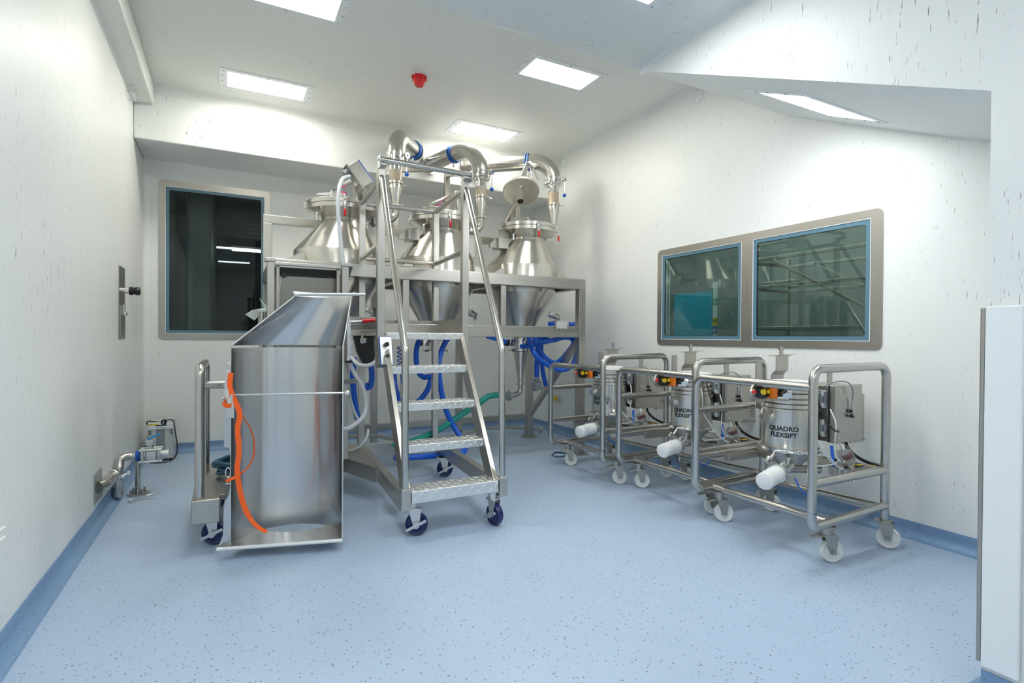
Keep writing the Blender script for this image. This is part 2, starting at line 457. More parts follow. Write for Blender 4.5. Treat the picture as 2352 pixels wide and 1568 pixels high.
# coved vinyl skirting
def skirt(name, a, c, into):
    a, c, into = map(_v, (a, c, into)); r = .055
    pr = [(0, 0), (0, .1), (.006, .1), (.006, .062)]
    pr += [(.006+r-r*math.cos(PI/2*k/8), .002+r-r*math.sin(PI/2*k/8)) for k in range(1, 9)]+[(.006+r, 0)]
    n_ = len(pr); P0 = [a+into*p+Vector((0, 0, z)) for p, z in pr]; P1 = [c+into*p+Vector((0, 0, z)) for p, z in pr]
    b = MB(); b._add(P0+P1, [list(range(n_)), list(range(n_, 2*n_))]+[[i, (i+1) % n_, n_+(i+1) % n_, n_+i] for i in range(n_)])
    struct(b.build(name, COVEM, sharp=40))
skirt('baseboard_left', (XL, YN, 0), (XL, YB, 0), (1, 0, 0))
skirt('baseboard_back', (XL, YB, 0), (XR, YB, 0), (0, -1, 0))
skirt('baseboard_right', (XR, YA, 0), (XR, YB, 0), (-1, 0, 0))
skirt('baseboard_stair', (XA, YN, 0), (XA, YA, 0), (-1, 0, 0))
skirt('baseboard_stair_end', (XA, YA, 0), (XR, YA, 0), (0, 1, 0))

# ------------------------------------------------------------------ windows
def rrect(u0, u1, v0, v1, r, n=6):
    out = []
    for cx, cy, s in ((u1-r, v1-r, 0), (u0+r, v1-r, 1), (u0+r, v0+r, 2), (u1-r, v0+r, 3)):
        for k in range(n+1):
            th = PI/2*(s+k/n); out.append((cx+r*math.cos(th), cy+r*math.sin(th)))
    return out
def ringplate(b, outer, inner, f, th, nrm):
    """a flat frame between two outlines of equal point count; f maps (u, v) into space"""
    n = len(outer); nv = _v(nrm)*th
    A = [f(*p) for p in outer]; B = [f(*p) for p in inner]
    vs = A+B+[p+nv for p in A]+[p+nv for p in B]
    fs = []
    for i in range(n):
        j = (i+1) % n
        fs += [[i, j, n+j, n+i], [2*n+i, 3*n+i, 3*n+j, 2*n+j], [i, 2*n+i, 2*n+j, j], [n+i, n+j, 3*n+j, 3*n+i]]
    return b._add(vs, fs)
def window(name, f, nrm, out, lights, glass):
    """out = outline of the steel surround, lights = its panes (u0, u1, v0, v1)"""
    root = bpy.data.objects.new(name, None); COL.objects.link(root); struct(root)
    root.location = f((out[0]+out[1])/2, out[2]); W[root.name] = root.location.copy()
    nrm = _v(nrm)
    b = MB()
    xs = [l[0] for l in lights]+[l[1] for l in lights]
    ringplate(b, rrect(*out, .045), rrect(min(xs), max(xs), lights[0][2], lights[0][3], .004), f, .008, nrm)
    for a, c in zip(lights, lights[1:]):
        ringplate(b, rrect(a[1]-.002, c[0]+.002, a[2]-.01, a[3]+.01, .003), rrect((a[1]+c[0])/2-.001, (a[1]+c[0])/2+.001, a[2]+.3, a[3]-.3, .0005), f, .0085, nrm)
    b.build('window_frame', STEELD, root)
    for (u0, u1, v0, v1) in lights:
        q = MB(); ringplate(q, rrect(u0, u1, v0, v1, .004), rrect(u0+.004, u1-.004, v0+.004, v1-.004, .004), f, .0095, nrm); q.build('trim_bead', WHITE, root)
        q = MB(); ringplate(q, rrect(u0+.004, u1-.004, v0+.004, v1-.004, .004), rrect(u0+.034, u1-.034, v0+.034, v1-.034, .02), f, .004, nrm); q.build('glazing_seal', SEAL, root)
        q = MB(); ringplate(q, rrect(u0+.03, u1-.03, v0+.03, v1-.03, .02), rrect(u0+.038, u1-.038, v0+.038, v1-.038, .02), lambda a, c: f(a, c)-nrm*.012, .010, nrm); q.build('gasket', BLACKSEAL, root)
        q = MB(); g0, g1 = f(u0+.02, v0+.02)-nrm*.004, f(u1-.02, v1-.02)-nrm*.001; q.box(g0, g1, 0); q.build('pane', glass, root)
    return root
window('window_1', lambda u, v: Vector((u, YB, v)), (0, -1, 0), (WLX0, WLX1, WLZ0, WLZ1), [(-.592, .350, 1.262, 2.80)], PANEGL)
window('window_2', lambda u, v: Vector((XR, u, v)), (-1, 0, 0), (WRY0, WRY1, WRZ0, WRZ1),
       [(2.065, 2.985, 1.235, 2.065), (3.095, 4.035, 1.235, 2.065)], PANEGR)
for px_ in (1537, 1738):  # thin white upright strip just behind the left side of each pane
    p = at(px_, 700, x=XR+.03)
    MB().box((XR+.025, p.y-.006, 1.24), (XR+.035, p.y+.006, 2.06), .001).build('white_strip', WHITE, bpy.data.objects['window_2'])
# the dim rooms beyond the glass
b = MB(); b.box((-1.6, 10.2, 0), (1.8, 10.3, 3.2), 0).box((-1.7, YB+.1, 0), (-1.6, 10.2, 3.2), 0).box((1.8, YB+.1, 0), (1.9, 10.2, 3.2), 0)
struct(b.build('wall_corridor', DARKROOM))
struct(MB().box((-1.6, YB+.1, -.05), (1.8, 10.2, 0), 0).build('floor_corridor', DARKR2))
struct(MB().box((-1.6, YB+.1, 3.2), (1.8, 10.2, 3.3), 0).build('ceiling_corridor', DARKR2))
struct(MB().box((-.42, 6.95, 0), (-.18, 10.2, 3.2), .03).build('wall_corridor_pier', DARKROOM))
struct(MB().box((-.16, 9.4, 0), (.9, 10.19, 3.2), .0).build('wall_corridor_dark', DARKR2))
t = thing('air_grille', (.55, 8.6, 2.75), 'dark louvred air grille seen high through the tall back window', 'grille')
MB().box((.22, 8.58, 2.68), (.95, 8.62, 2.86), .004).build('backing', BLACK, t)
q = MB()
for k in range(7): q.obox((.585, 8.57, 2.70+.023*k), (.72, .02, .003), (1, 0, 0), (0, .4, 1), 0)
q.box((.575, 8.555, 2.68), (.595, 8.58, 2.86), 0)
q.build('slats', DARKROOM, t)
t = thing('tube_lamp', (-1.0, 8.2, 3.15), 'unseen tube lamp added to brighten the left part of the corridor beyond the tall window', 'lamp')  # added lamp above the sight line, only brightens the corridor
MB().cyl((-1.0, 7.6, 3.15), (-1.0, 8.8, 3.15), .03).build('tube', lampmat('added_tube_corridor', (.9, 1, 1), 14), t)
MB().box((-1.05, 7.55, 3.18), (-.95, 8.85, 3.2), .004).build('housing', LGREY, t)
t = thing('tube_lamp', (.28, 7.85, 2.36), 'lit white tube lamp seen through the tall back window', 'lamp')
MB().cyl((.03, 7.85, 2.36), (.58, 7.85, 2.36), .017).build('tube', TUBEL, t)
MB().box((.02, 7.84, 2.38), (.60, 7.88, 2.41), .004).build('housing', LGREY, t)
# room behind the right-hand window
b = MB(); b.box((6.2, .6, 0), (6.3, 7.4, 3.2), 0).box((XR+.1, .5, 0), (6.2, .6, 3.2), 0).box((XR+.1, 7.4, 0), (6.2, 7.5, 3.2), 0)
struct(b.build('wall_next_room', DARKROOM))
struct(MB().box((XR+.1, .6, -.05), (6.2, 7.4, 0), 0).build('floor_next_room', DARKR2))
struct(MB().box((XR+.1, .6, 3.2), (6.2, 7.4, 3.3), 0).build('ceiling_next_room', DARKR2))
t = thing('tube_lamp', (4.35, 4.3, 3.1), 'unseen tube lamp added to light the room behind the wide window', 'lamp')  # added out of view to light the surfaces behind the glass
MB().cyl((4.35, 2.2, 3.12), (4.35, 6.2, 3.12), .03).build('tube', lampmat('added_tube_next_room', (.85, 1, .95), 42), t)
MB().box((4.30, 2.15, 3.155), (4.40, 6.25, 3.2), .006).build('housing', LGREY, t)
# things standing behind the right-hand window
tag(MB().box((5.0, 4.46, .3), (5.06, 5.06, 1.80), .004).build('wall_panel', CYAN), 'glossy cyan panel glowing behind the left half of the wide window', 'panel')
t = thing('notice_strip', (4.5, 3.97, 1.28), 'narrow white notice strip with green and yellow signs behind the wide window', 'sign')
SX, SY = 4.5, None
def strip(n, m, z0, z1, d): return MB().box((4.50-d, 3.942, z0), (4.505, 3.997, z1), .0005).build(n, m, t)
strip('backing', WHITE, 1.26, 1.84, 0)
strip('green_sign', GREENP, 1.595, 1.663, .002); strip('yellow_sign', YELLOW, 1.38, 1.467, .002); strip('blue_sign', SIGNB, 1.295, 1.376, .002)
def lettering(body, size, bold=0):
    cu = bpy.data.curves.new('tmp', 'FONT'); cu.body = body; cu.size = size; cu.align_x = 'CENTER'; cu.align_y = 'CENTER'
    cu.offset = bold; cu.extrude = .0006
    o = bpy.data.objects.new('tmp', cu); COL.objects.link(o)
    dg = bpy.context.evaluated_depsgraph_get(); me = bpy.data.meshes.new_from_object(o.evaluated_get(dg))
    vs = [v.co.copy() for v in me.vertices]; fs = [list(p.vertices) for p in me.polygons]
    bpy.data.objects.remove(o); bpy.data.curves.remove(cu); bpy.data.meshes.remove(me)
    return vs, fs
def flattext(body, size, o, xdir, ydir, name, m, parent, bold=.001):
    vs, fs = lettering(body, size, bold); x, y = _v(xdir), _v(ydir); z = x.cross(y); b = MB()
    b._add([_v(o)+x*p.x+y*p.y+z*p.z for p in vs], fs); return b.build(name, m, parent, smooth=False)
flattext('19', .05, (4.4965, 3.9695, 1.43), (0, -1, 0), (0, 0, 1), 'lettering', INK, t)
flattext('Lt', .04, (4.4965, 3.9695, 1.335), (0, -1, 0), (0, 0, 1), 'lettering', WHITE, t)
MB().prism([(-.018, .0), (0, .026), (.018, 0), (.006, 0), (.006, -.022), (-.006, -.022), (-.006, 0)], (4.4975, 3.9695, 1.628), (0, -1, 0), (0, 0, 1), .001).build('arrow', WHITE, t)
t = thing('shelf_rack', (4.9, 3.0, 0), 'steel tube rack dimly seen through the right half of the wide window', 'rack')
for i, z in enumerate((1.35, 1.75, 2.02)):
    q = MB()
    for yy in (2.2, 3.7): q.bar((4.6, yy, z), (5.3, yy, z), .03, .03)
    for xx in (4.6, 5.3): q.bar((xx, 2.2, z), (xx, 3.7, z), .03, .03)
    q.build('shelf_frame', STEELD, t)
for xx in (4.6, 5.3):
    for yy in (2.2, 3.7): MB().bar((xx, yy, 0), (xx, yy, 2.1), .035, .035).build('post', STEELD, t)
for xx in (4.6, 5.3): MB().bar((xx, 2.25, 1.35), (xx, 3.4, 2.02), .03, .03).build('brace', STEELD, t)

# ------------------------------------------------------------------ ceiling lamps
def lamp(name, o, xd, yd, w, d, m, label, tilt=False):
    """a recessed lamp panel, o = its middle in the ceiling plane"""
    o, xd, yd = _v(o), _v(xd).normalized(), _v(yd).normalized(); dn = xd.cross(yd)
    if dn.z > 0: dn = -dn
    t = thing(name, o, label, 'lamp', 'recessed ceiling lamps')
    f = lambda u, v: o+xd*u+yd*v
    b = MB(); ringplate(b, rrect(-w/2, w/2, -d/2, d/2, .004), rrect(-w/2+.062, w/2-.062, -d/2+.045, d/2-.045, .006), f, .006, dn); b.build('lamp_frame', PANEL, t)
    b = MB(); b.obox(f(0, 0)+dn*.002, (w-.12, d-.086, .004), xd, dn, 0); b.build('lamp_lens', m, t)
    for (u, v) in [(-.46, -.40), (-.46, .40), (.46, -.40), (.46, .40), (0, -.46), (0, .46), (-.475, -.15), (-.475, .15), (.475, -.15), (.475, .15)]:
        p = f(u*w, v*d); MB().cyl(p+dn*.006, p+dn*.010, .006, .004, 10).build('screw', GREY, t)
    return t
X, Y = (1, 0, 0), (0, 1, 0)
lamp('ceiling_lamp', (.355, 3.975, ZC), X, Y, .775, .39, LAMPB, 'flat white lit ceiling lamp cut by the top edge, nearest the left bulkhead')
lamp('ceiling_lamp', (.31, 5.51, ZC), X, Y, .78, .40, LAMPB, 'flat white lit ceiling lamp over the tall back window')
lamp('ceiling_lamp', (2.575, 4.012, ZC), X, Y, .77, .385, LAMPB, 'flat white lit ceiling lamp right of the red cap')
lamp('ceiling_lamp', (2.55, 5.535, ZC), X, Y, .79, .40, LAMPB, 'flat white lit ceiling lamp just above the curved pipes')
lamp('ceiling_lamp', (1.57, 1.97, ZLOW), X, Y, .78, .39, LAMPF, 'lit lamp in the low ceiling showing one corner at the top edge')
sl = Vector((0, 1, .47)).normalized()
lamp('ceiling_lamp', (3.10, 1.98, 2.962+.47*(1.98-2.675)), X, sl, .80, .40, LAMPF, 'lit lamp set into the sloping soffit at the upper right')
for i, (x, y, n) in enumerate([(.1, 1.35, 'left'), (.1, -.9, 'far left'), (1.5, -.9, 'far right')]):
    o_ = lamp('ceiling_lamp', (x, y, ZLOW), X, Y, .78, .39, LAMPF, 'lit lamp of the low ceiling behind the camera, ' + n)

# small fittings on ceiling and walls
t = thing('sprinkler_cap', at(963, 172, z=ZC), 'red round sprinkler cap on the ceiling between the lamps', 'cap')
c = at(963, 172, z=ZC)
MB().cyl(c, c-Vector((0, 0, .012)), .055).build('rose', WHITE, t)
b = MB().lathe([(0, -.10), (.035, -.10), (.042, -.09), (.06, -.04), (.06, -.015), (.05, -.010), (0, -.010)], c, seg=20); b.build('cover', RED, t)
b = MB()
for k in range(8):
    a = 2*PI*k/8; p = c+Vector((math.cos(a)*.058, math.sin(a)*.058, -.03)); MB().obox(p, (.02, .014, .03), (math.cos(a), math.sin(a), 0)).build('rib', RED, t)
for (px, py, lab) in [(1604, 222, 'pale round blanking cap on the right wall under the soffit edge'), (1295, 372, 'pale round blanking cap on the right wall beside the last curved pipe')]:
    c = at(px, py, x=XR); t = thing('blanking_cap', c, lab, 'cap', 'round caps on the right wall')
    MB().lathe([(0, 0), (.062, 0), (.062, .006), (.056, .012), (0, .013)], c, (-1, 0, 0)).build('cap_disc', PANEL, t)
c = at(292, 211, x=XL)
t = thing('wall_hook', c, 'small wire hook bracket high on the left wall', 'hook')
MB().tube(fillet([c+Vector((.0, -.09, .03)), c+Vector((.05, -.09, .03)), c+Vector((.05, .09, .03)), c+Vector((.0, .09, .03))], .015), .004, 8).build('wire_bow', CHROME, t)
MB().tube(fillet([c+Vector((.0, -.09, -.03)), c+Vector((.05, -.09, -.03)), c+Vector((.05, .09, -.03)), c+Vector((.0, .09, -.03))], .015), .004, 8).build('wire_bow', CHROME, t)
MB().tube([c+Vector((.05, 0, -.03)), c+Vector((.05, 0, .03))], .004, 8).build('wire_bow', CHROME, t)
t = thing('control_plate', (XL, 5.36, 1.50), 'tall stainless control plate with black knob on the left wall', 'panel')
MB().box((XL, 5.225, 1.212), (XL+.006, 5.495, 1.80), .002).build('plate', STEELD, t)
MB().box((XL+.005, 5.25, 1.24), (XL+.012, 5.47, 1.48), .002).build('lower_plate', STEELD, t)
c = Vector((XL+.006, 5.34, 1.605))
MB().cyl(c, c+Vector((.06, 0, 0)), .024).build('knob_stem', CHROME, t)
k_ = MB().lathe([(0, .05), (.03, .05), (.034, .055), (.034, .075), (.027, .08), (.027, .088), (.034, .093), (.034, .118), (.028, .125), (0, .125)], c, (1, 0, 0)); k_.build('knob', BLACK, t)
q = MB().box((XL+.01, 5.33, 1.41), (XL+.028, 5.37, 1.49), .004).box((XL+.01, 5.325, 1.40), (XL+.04, 5.375, 1.43), .006); q.build('latch', CHROME, t)
for yy in (5.24, 5.48):
    for zz in (1.228, 1.785): MB().cyl((XL+.006, yy, zz), (XL+.010, yy, zz), .006, seg=10).build('screw', GREY, t)
t = thing('access_cover', (XL, 2.6, .17), 'white access cover low on the left wall at the picture edge', 'cover')
MB().box((XL, 2.30, .165), (XL+.012, 2.765, .50), .006).build('cover_plate', WHITE, t)
MB().box((XL+.01, 2.33, .20), (XL+.02, 2.735, .47), .004).build('raised_panel', WHITE, t)
c = at(1280, 914, x=XR)
t = thing('wall_socket', c, 'small clear lidded socket low on the right wall behind the rig', 'socket')
MB().box((XR-.035, c.y-.075, c.z-.035), (XR, c.y+.075, c.z+.04), .006).build('housing', LGREY, t)
MB().box((XR-.045, c.y-.05, c.z-.028), (XR-.033, c.y+.02, c.z+.03), .004).build('yellow_insert', YELLOW, t)
t = thing('corner_guard', (XA, .70, .12), 'tall white steel guard plate on the wall at the right edge', 'guard')
MB().box((XA-.020, .772, .118), (XA-.001, .874, 1.367), .006).build('side_plate', PANEL, t)
MB().box((XA-.018, .874, .13), (XA+.10, .888, 1.362), .004).build('end_plate', STEELD, t)

# ================================================================== HOPPER RIG
FX0, FX1, FY0, FY1 = .33, 3.315, 4.716, 5.80     # post centre lines
rig = thing('hopper_rig', (1.82, 5.25, 0), 'long stainless box-section frame carrying the three hoppers', 'rig')
PW = .08
def post(x, y, z0, z1, n='post', wd=PW): return MB().box((x-wd/2, y-wd/2, z0), (x+wd/2, y+wd/2, z1), .005).build(n, STEEL, rig)
for x in (FX0, FX1):
    for y in (FY0, FY1):
        post(x, y, .012, 1.757)
        b = MB().box((x-.075, y-.075, 0), (x+.075, y+.075, .012), .002)
        for sx in (-1, 1):
            for sy in (-1, 1): b.cyl((x+sx*.055, y+sy*.055, .012), (x+sx*.055, y+sy*.055, .035), .010, seg=6)
        b.build('foot_plate', STEEL, rig)
for x in (1.38, 2.37):
    post(x, FY1, .012, 1.757, wd=.07)
    MB().box((x-.07, FY1-.07, 0), (x+.07, FY1+.07, .012), .002).build('foot_plate', STEEL, rig)
for x in (1.40, 2.38): post(x, FY0, 1.36, 1.757, 'stub_post', .06)
for y in (FY0, FY1): MB().box((FX0-PW/2, y-PW/2, 1.757), (FX1+PW/2, y+PW/2, 1.868), .006).build('top_beam', STEEL, rig)
for x in (FX0, 1.395, 2.385, FX1): MB().box((x-PW/2, FY0+PW/2, 1.76), (x+PW/2, FY1-PW/2, 1.865), .006).build('cross_beam', STEEL, rig)
for y in (FY0, FY1): MB().box((FX0+PW/2, y-PW/2+.005, 1.247), (FX1-PW/2, y+PW/2-.005, 1.36), .006).build('middle_beam', STEEL, rig)
for x in (FX0, FX1): MB().box((x-PW/2+.005, FY0+PW/2, 1.25), (x+PW/2-.005, FY1-PW/2, 1.355), .006).build('middle_beam', STEEL, rig)
MB().box((FX0+PW/2, FY1-.03, .235), (FX1-PW/2, FY1+.03, .30), .005).build('bottom_beam', STEEL, rig)
MB().bar((FX1, FY1-.03, .30), (FX1, FY0+.05, 1.20), .06, .06, (1, 0, 0)).build('brace', STEEL, rig)
MB().bar((FX0, FY1-.03, .30), (FX0, FY0+.05, 1.20), .06, .06, (1, 0, 0)).build('brace', STEEL, rig)
# rear handrail-like rail carrying the pipe supports
MB().box((FX0-PW/2, FY1-PW/2, 1.868), (FX0+PW/2, FY1+PW/2, 2.35), .005).build('upright', STEEL, rig)
MB().box((FX0-PW/2, FY1-PW/2, 2.35), (3.12, FY1+PW/2, 2.43), .005).build('rear_rail', STEEL, rig)
MB().box((3.12-PW/2, FY1-PW/2, 1.868), (3.12+PW/2, FY1+PW/2, 2.40), .005).build('upright', STEEL, rig)
for px, z1 in ((1026, 3.16), (1187, 3.1), (908, 3.12)):
    x = at(px, 520, y=FY1).x
    MB().box((x-.03, FY1-.03, 2.43), (x+.03, FY1+.03, z1), .004).build('pipe_support', STEEL, rig)
x = at(1026, 400, y=FY1).x
MB().bar((x, FY1, 3.10), (x-.02, 5.45, 3.02), .05, .05).build('support_arm', STEEL, rig)
x = at(908, 400, y=FY1).x
MB().bar((x-.03, FY1, 3.06), (x+.32, FY1-.25, 3.06), .05, .05).build('support_arm', STEEL, rig)
# small hook plate and box on the middle beam
q = MB().box((2.98, FY0-PW/2-.012, 1.34), (3.11, FY0-PW/2, 1.41), .012)
for k in range(4): q.cyl((2.995+.033*k, FY0-PW/2-.02, 1.338), (2.995+.033*k, FY0-PW/2-.012, 1.338), .008, seg=8)
q.build('hook_plate', LGREY, rig)
MB().box((3.10, FY0+.1, 1.36), (3.24, FY0+.2, 1.43), .01).build('junction_box', LGREY, rig)

# hoppers: double cone vessels hung through the frame
def clamp(b, c, z, ax_y, r):
    """a small toggle clamp on a lid rim"""
def hopper(X0, label, lid_open=False, low=True, left=False, number=None, number_deg=0):
    HY = 5.255
    t = thing('hopper', (X0, HY, 1.05), label, 'hopper', 'stainless double-cone hoppers')
    R, ZB = .385, 1.868
    ex, ey = .05, -.03
    def sh(h):
        f = max(0, min(1, (h-2.03)/.29)); return Vector((ex*f, ey*f, 0))
    o = Vector((X0, HY, 0))
    b = MB(); b.lathe([(.385, 1.80), (R, 1.83), (R, 2.02), (.381, 2.03), (.197, 2.31), (.193, 2.325), (.193, 2.44), (.170, 2.44), (.170, 2.32)], o, shift=sh, seg=56); b.build('upper_cone', STEELP, t)
    b = MB(); b.lathe([(R, 1.80), (R, 1.735), (.381, 1.725), (.085, 1.25), (.085, 1.235)], o, seg=56); b.build('lower_cone', STEELP, t)
    if number:
        vs, fs = lettering(number, .045, .001); q = MB(); a0 = math.radians(number_deg)
        q._add([o+Vector((math.cos(a0+p.x/R)*(R+.0006+p.z), math.sin(a0+p.x/R)*(R+.0006+p.z), 1.765+p.y)) for p in vs], fs); q.build('number', INK, t, smooth=False)
    # support lugs
    for sx in (-1, 1):
        for yy in (-.22, .22):
            q = MB(); q.prism([(0, 0), (.20, 0), (.04, .10), (0, .10)], (X0+sx*(.325), HY+yy-.004, 1.868), (sx, 0, 0), (0, 0, 1), .008*sx)
            q.box((X0+sx*.30, HY+yy-.05, 1.868), (X0+sx*.53, HY+yy+.05, 1.876), .002); q.build('support_lug', STEEL, t)
    b = MB(); ringplate(b, rrect(X0-.44, X0+.44, HY-.50, HY+.50, .03, 10), [(X0+.36*math.cos(2*PI*k/44+.07), HY+.36*math.sin(2*PI*k/44+.07)) for k in range(44)], lambda u, v: Vector((u, v, 1.869)), .008, (0, 0, 1)); b.build('mounting_plate', STEEL, t)
    # lid flange
    oc = o+Vector((ex, ey, 0))
    b = MB(); b.lathe([(.193, 2.335), (.205, 2.335), (.312, 2.398), (.322, 2.402), (.322, 2.440), (.17, 2.440)], oc, seg=56); b.build('rim_flange', STEELP, t)
    if not lid_open:
        b = MB(); b.lathe([(.322, 2.442), (.328, 2.444), (.328, 2.478), (.318, 2.486), (.24, 2.492), (0, 2.505)], oc, seg=56); lid = b.build('lid', STEELP, t)
    else:
        b = MB(); b.lathe([(.170, 2.444), (.322, 2.442), (.328, 2.444), (.328, 2.480), (.305, 2.482), (.305, 2.45), (.17, 2.45)], oc, seg=56); lid = b.build('lid_ring', STEELP, t)
    # lid lifting handle and clamps with red grips
    a0 = math.radians(215); p0 = oc+Vector((math.cos(a0)*.31, math.sin(a0)*.31, 2.455)); a1 = math.radians(245); p1 = oc+Vector((math.cos(a1)*.31, math.sin(a1)*.31, 2.455))
    MB().tube(fillet([p0, p0+Vector((math.cos(a0)*.02, math.sin(a0)*.02, .05)), p1+Vector((math.cos(a1)*.02, math.sin(a1)*.02, .05)), p1], .02), .007, 8).build('lid_handle', CHROME, t)
    for deg, hang in ((262, 1), (322, 1), (178, 0), (100, 0)):
        a = math.radians(deg); d = Vector((math.cos(a), math.sin(a), 0)); p = oc+d*.335
        q = MB(); q.obox(p+Vector((0, 0, 2.44)), (.03, .035, .05), d, (0, 0, 1), .004)
        q.cyl(p+Vector((0, 0, 2.47)), p+d*.02+Vector((0, 0, 2.40)), .007, seg=10)
        q.tube([p+Vector((-d.y, d.x, 0))*.02+Vector((0, 0, 2.42)), p-Vector((-d.y, d.x, 0))*.02+Vector((0, 0, 2.42))], .009, 10)
        q.cyl(p+d*.02+Vector((0, 0, 2.40)), p+d*.018+Vector((0, 0, 2.36)), .005, seg=8)
        cl = q.build('toggle_clamp', CHROME, t)
        if hang: MB().tube([p+d*.02+Vector((0, 0, 2.365)), p+d*.024+Vector((0, 0, 2.36)), p+d*.024+Vector((0, 0, 2.315)), p+d*.02+Vector((0, 0, 2.312))], .010, 10).build('red_grip', RED, cl)['label'] = 'red grip'
    # hinge box at the left and bracket plate at the right
    if not left:
        MB().box((X0-.33, HY-.10, 2.20), (X0-.21, HY+.06, 2.32), .006).build('hinge_box', STEEL, t)
        MB().prism([(0, 0), (.09, 0), (.09, .07), (.06, .10), (0, .03)], (X0-.41, HY-.02, 2.21), (1, 0, 0), (0, 0, 1), .03).build('hinge_arm', STEELD, t)
        MB().bar((X0-.22, HY-.03, 2.27), (X0-.10, HY-.03, 2.33), .06, .06).build('hinge_arm', STEELD, t)
    MB().tube(fillet([oc+Vector((-.20, -.14, 2.38)), oc+Vector((-.26, -.18, 2.34)), oc+Vector((-.26, -.18, 2.28))], .02), .012, 10).build('side_port', CHROME, t)
    MB().box((X0+.30, HY+.02, 2.10), (X0+.44, HY+.03, 2.36), .003).build('bracket_plate', STEELD, t)
    # vertical hold-down arm on the lid
    q = MB(); h = oc+Vector((.06, -.24, 0))
    if not lid_open:
        q.bar(h+Vector((0, 0, 2.40)), h+Vector((0, .02, 2.70)), .035, .03, (0, 1, 0)); q.cyl(h+Vector((-.03, 0, 2.45)), h+Vector((.03, 0, 2.45)), .018)
        q.cyl(h+Vector((.02, -.02, 2.62)), h+Vector((.02, -.02, 2.42)), .010, seg=10)
        q.bar(h+Vector((0, 0, 2.68)), oc+Vector((-.08, .1, 2.62)), .03, .03); q.cyl(oc+Vector((-.08, .1, 2.48)), oc+Vector((-.08, .1, 2.63)), .03)
        q.build('hold_down', CHROME, t)
        MB().cyl(oc+Vector((-.02, -.02, 2.50)), oc+Vector((-.02, -.02, 2.58)), .045).build('lid_port', STEELP, t)
        MB().cyl(oc+Vector((-.02, -.02, 2.58)), oc+Vector((-.02, -.02, 2.592)), .047).build('port_gasket', MAGENTA, t)
    # outlet valve under the lower cone
    b = MB(); b.lathe([(.088, 1.24), (.108, 1.235), (.108, 1.215), (.09, 1.21), (.09, 1.185), (.112, 1.18), (.112, 1.155), (.09, 1.15), (.09, 1.12), (.110, 1.115), (.110, 1.095), (.085, 1.09)], o, seg=40); v = b.build('outlet_valve', CHROME, t)
    q = MB()
    for sx in (-1, 1):
        q.box((X0+sx*.10, HY-.03, 1.15), (X0+sx*.15, HY+.01, 1.23), .006); q.cyl((X0+sx*.125, HY-.05, 1.10), (X0+sx*.125, HY+.03, 1.10), .012, seg=10)
    q.build('valve_clamps', CHROME, v)
    q = MB().box((X0-.20, HY-.03, 1.15), (X0-.16, HY+.02, 1.22), .006).cyl((X0-.16, HY, 1.175), (X0-.10, HY, 1.175), .012, seg=10); q.build('valve_lever', BLACK, v)
    q = MB(); q.cyl((X0+.22, HY-.25, 1.50), (X0+.30, HY-.33, 1.46), .03).cyl((X0+.28, HY-.36, 1.42), (X0+.28, HY-.30, 1.50), .018, seg=12).obox((X0+.24, HY-.30, 1.50), (.06, .05, .04), (1, -1, 0)); q.build('vibrator', CHROME, t)
    if low:
        b = MB(); b.lathe([(.078, 1.09), (.082, 1.085), (.032, .76), (.032, .735), (.055, .735), (.055, .72), (.03, .72)], o, seg=40); b.build('outlet_cone', STEELP, t)
        pts = fillet([o+Vector((0, 0, .725)), o+Vector((0, 0, .62)), o+Vector((-.17, -.05, .60))], .08)
        MB().tube(pts, .028, 16).build('outlet_elbow', STEELT, t)
        d = Vector((-.17, -.05, -.02)).normalized(); e = pts[-1]
        q = MB().cyl(e-d*.01, e+d*.012, .052); q.obox(e+Vector((0, -.01, .055)), (.03, .02, .03), d); q.build('hose_clamp', CHROME, t)
    return t
hopper(.90, 'left hopper, behind the drum scoop and the small control box', low=False, left=True)
hopper(1.89, 'middle hopper, seen through the step ladder', low=False, number='2', number_deg=-80)
hopper(2.885, 'right hopper with its inner lid tilted open', lid_open=True, number='3', number_deg=-68)

# the tilted round lid swung up over the right hopper
c = at(1197, 441, y=5.10); nrm = Vector((-.20, -.50, -.84)).normalized()
t = thing('tilted_lid', c, 'round steel lid swung up and tilted above the right hopper', 'lid')
b = MB(); b.lathe([(0, 0), (.178, 0), (.194, .004), (.200, -.004), (.200, -.022), (.186, -.026), (.08, -.03), (0, -.03)], c, nrm, seg=48); b.build('lid_disc', STEELL, t)
ux = Vector((.9, -.35, 0)).normalized(); uy = nrm.cross(ux)
if uy.z < 0: uy = -uy
MB().lathe([(.024, .003), (.026, .012), (.016, .014), (.016, -.02)], c+uy*.085, nrm, seg=20).build('sight_port', STEELP, t)
MB().cyl(c-uy*.09, c-uy*.09+nrm*.045, .034).build('plug', CHROME, t)
q = MB(); a1 = c+uy*.05-nrm*.03; top = at(1214, 372, y=5.02)
q.bar(a1-nrm*.02, a1+uy*.10-nrm*.05, .07, .012, nrm); q.bar(a1+uy*.06-nrm*.05, top, .055, .012, nrm); q.build('swing_arm', STEEL, t)
MB().cyl(a1-nrm*.0+uy*.06, a1-nrm*.02+uy*.06, .05).build('gasket', MAGENTA, t)['label'] = 'magenta gasket'
q = MB(); q.bar(top, top+Vector((.05, -.02, -.05)), .05, .03); q.cyl(top+Vector((.03, 0, 0)), top+Vector((.10, -.03, -.19)), .008, seg=10).cyl(top+Vector((.02, 0, 0)), top+Vector((.02, -.03, -.20)), .007, seg=10)
q.cyl(top+Vector((-.01, -.03, -.20)), top+Vector((.05, -.03, -.20)), .012, seg=10); q.build('hold_down', CHROME, t)
lo = at(1163, 512, y=5.35)
MB().bar(at(1192, 455, y=5.2), lo, .05, .02).build('lower_arm', STEEL, t)

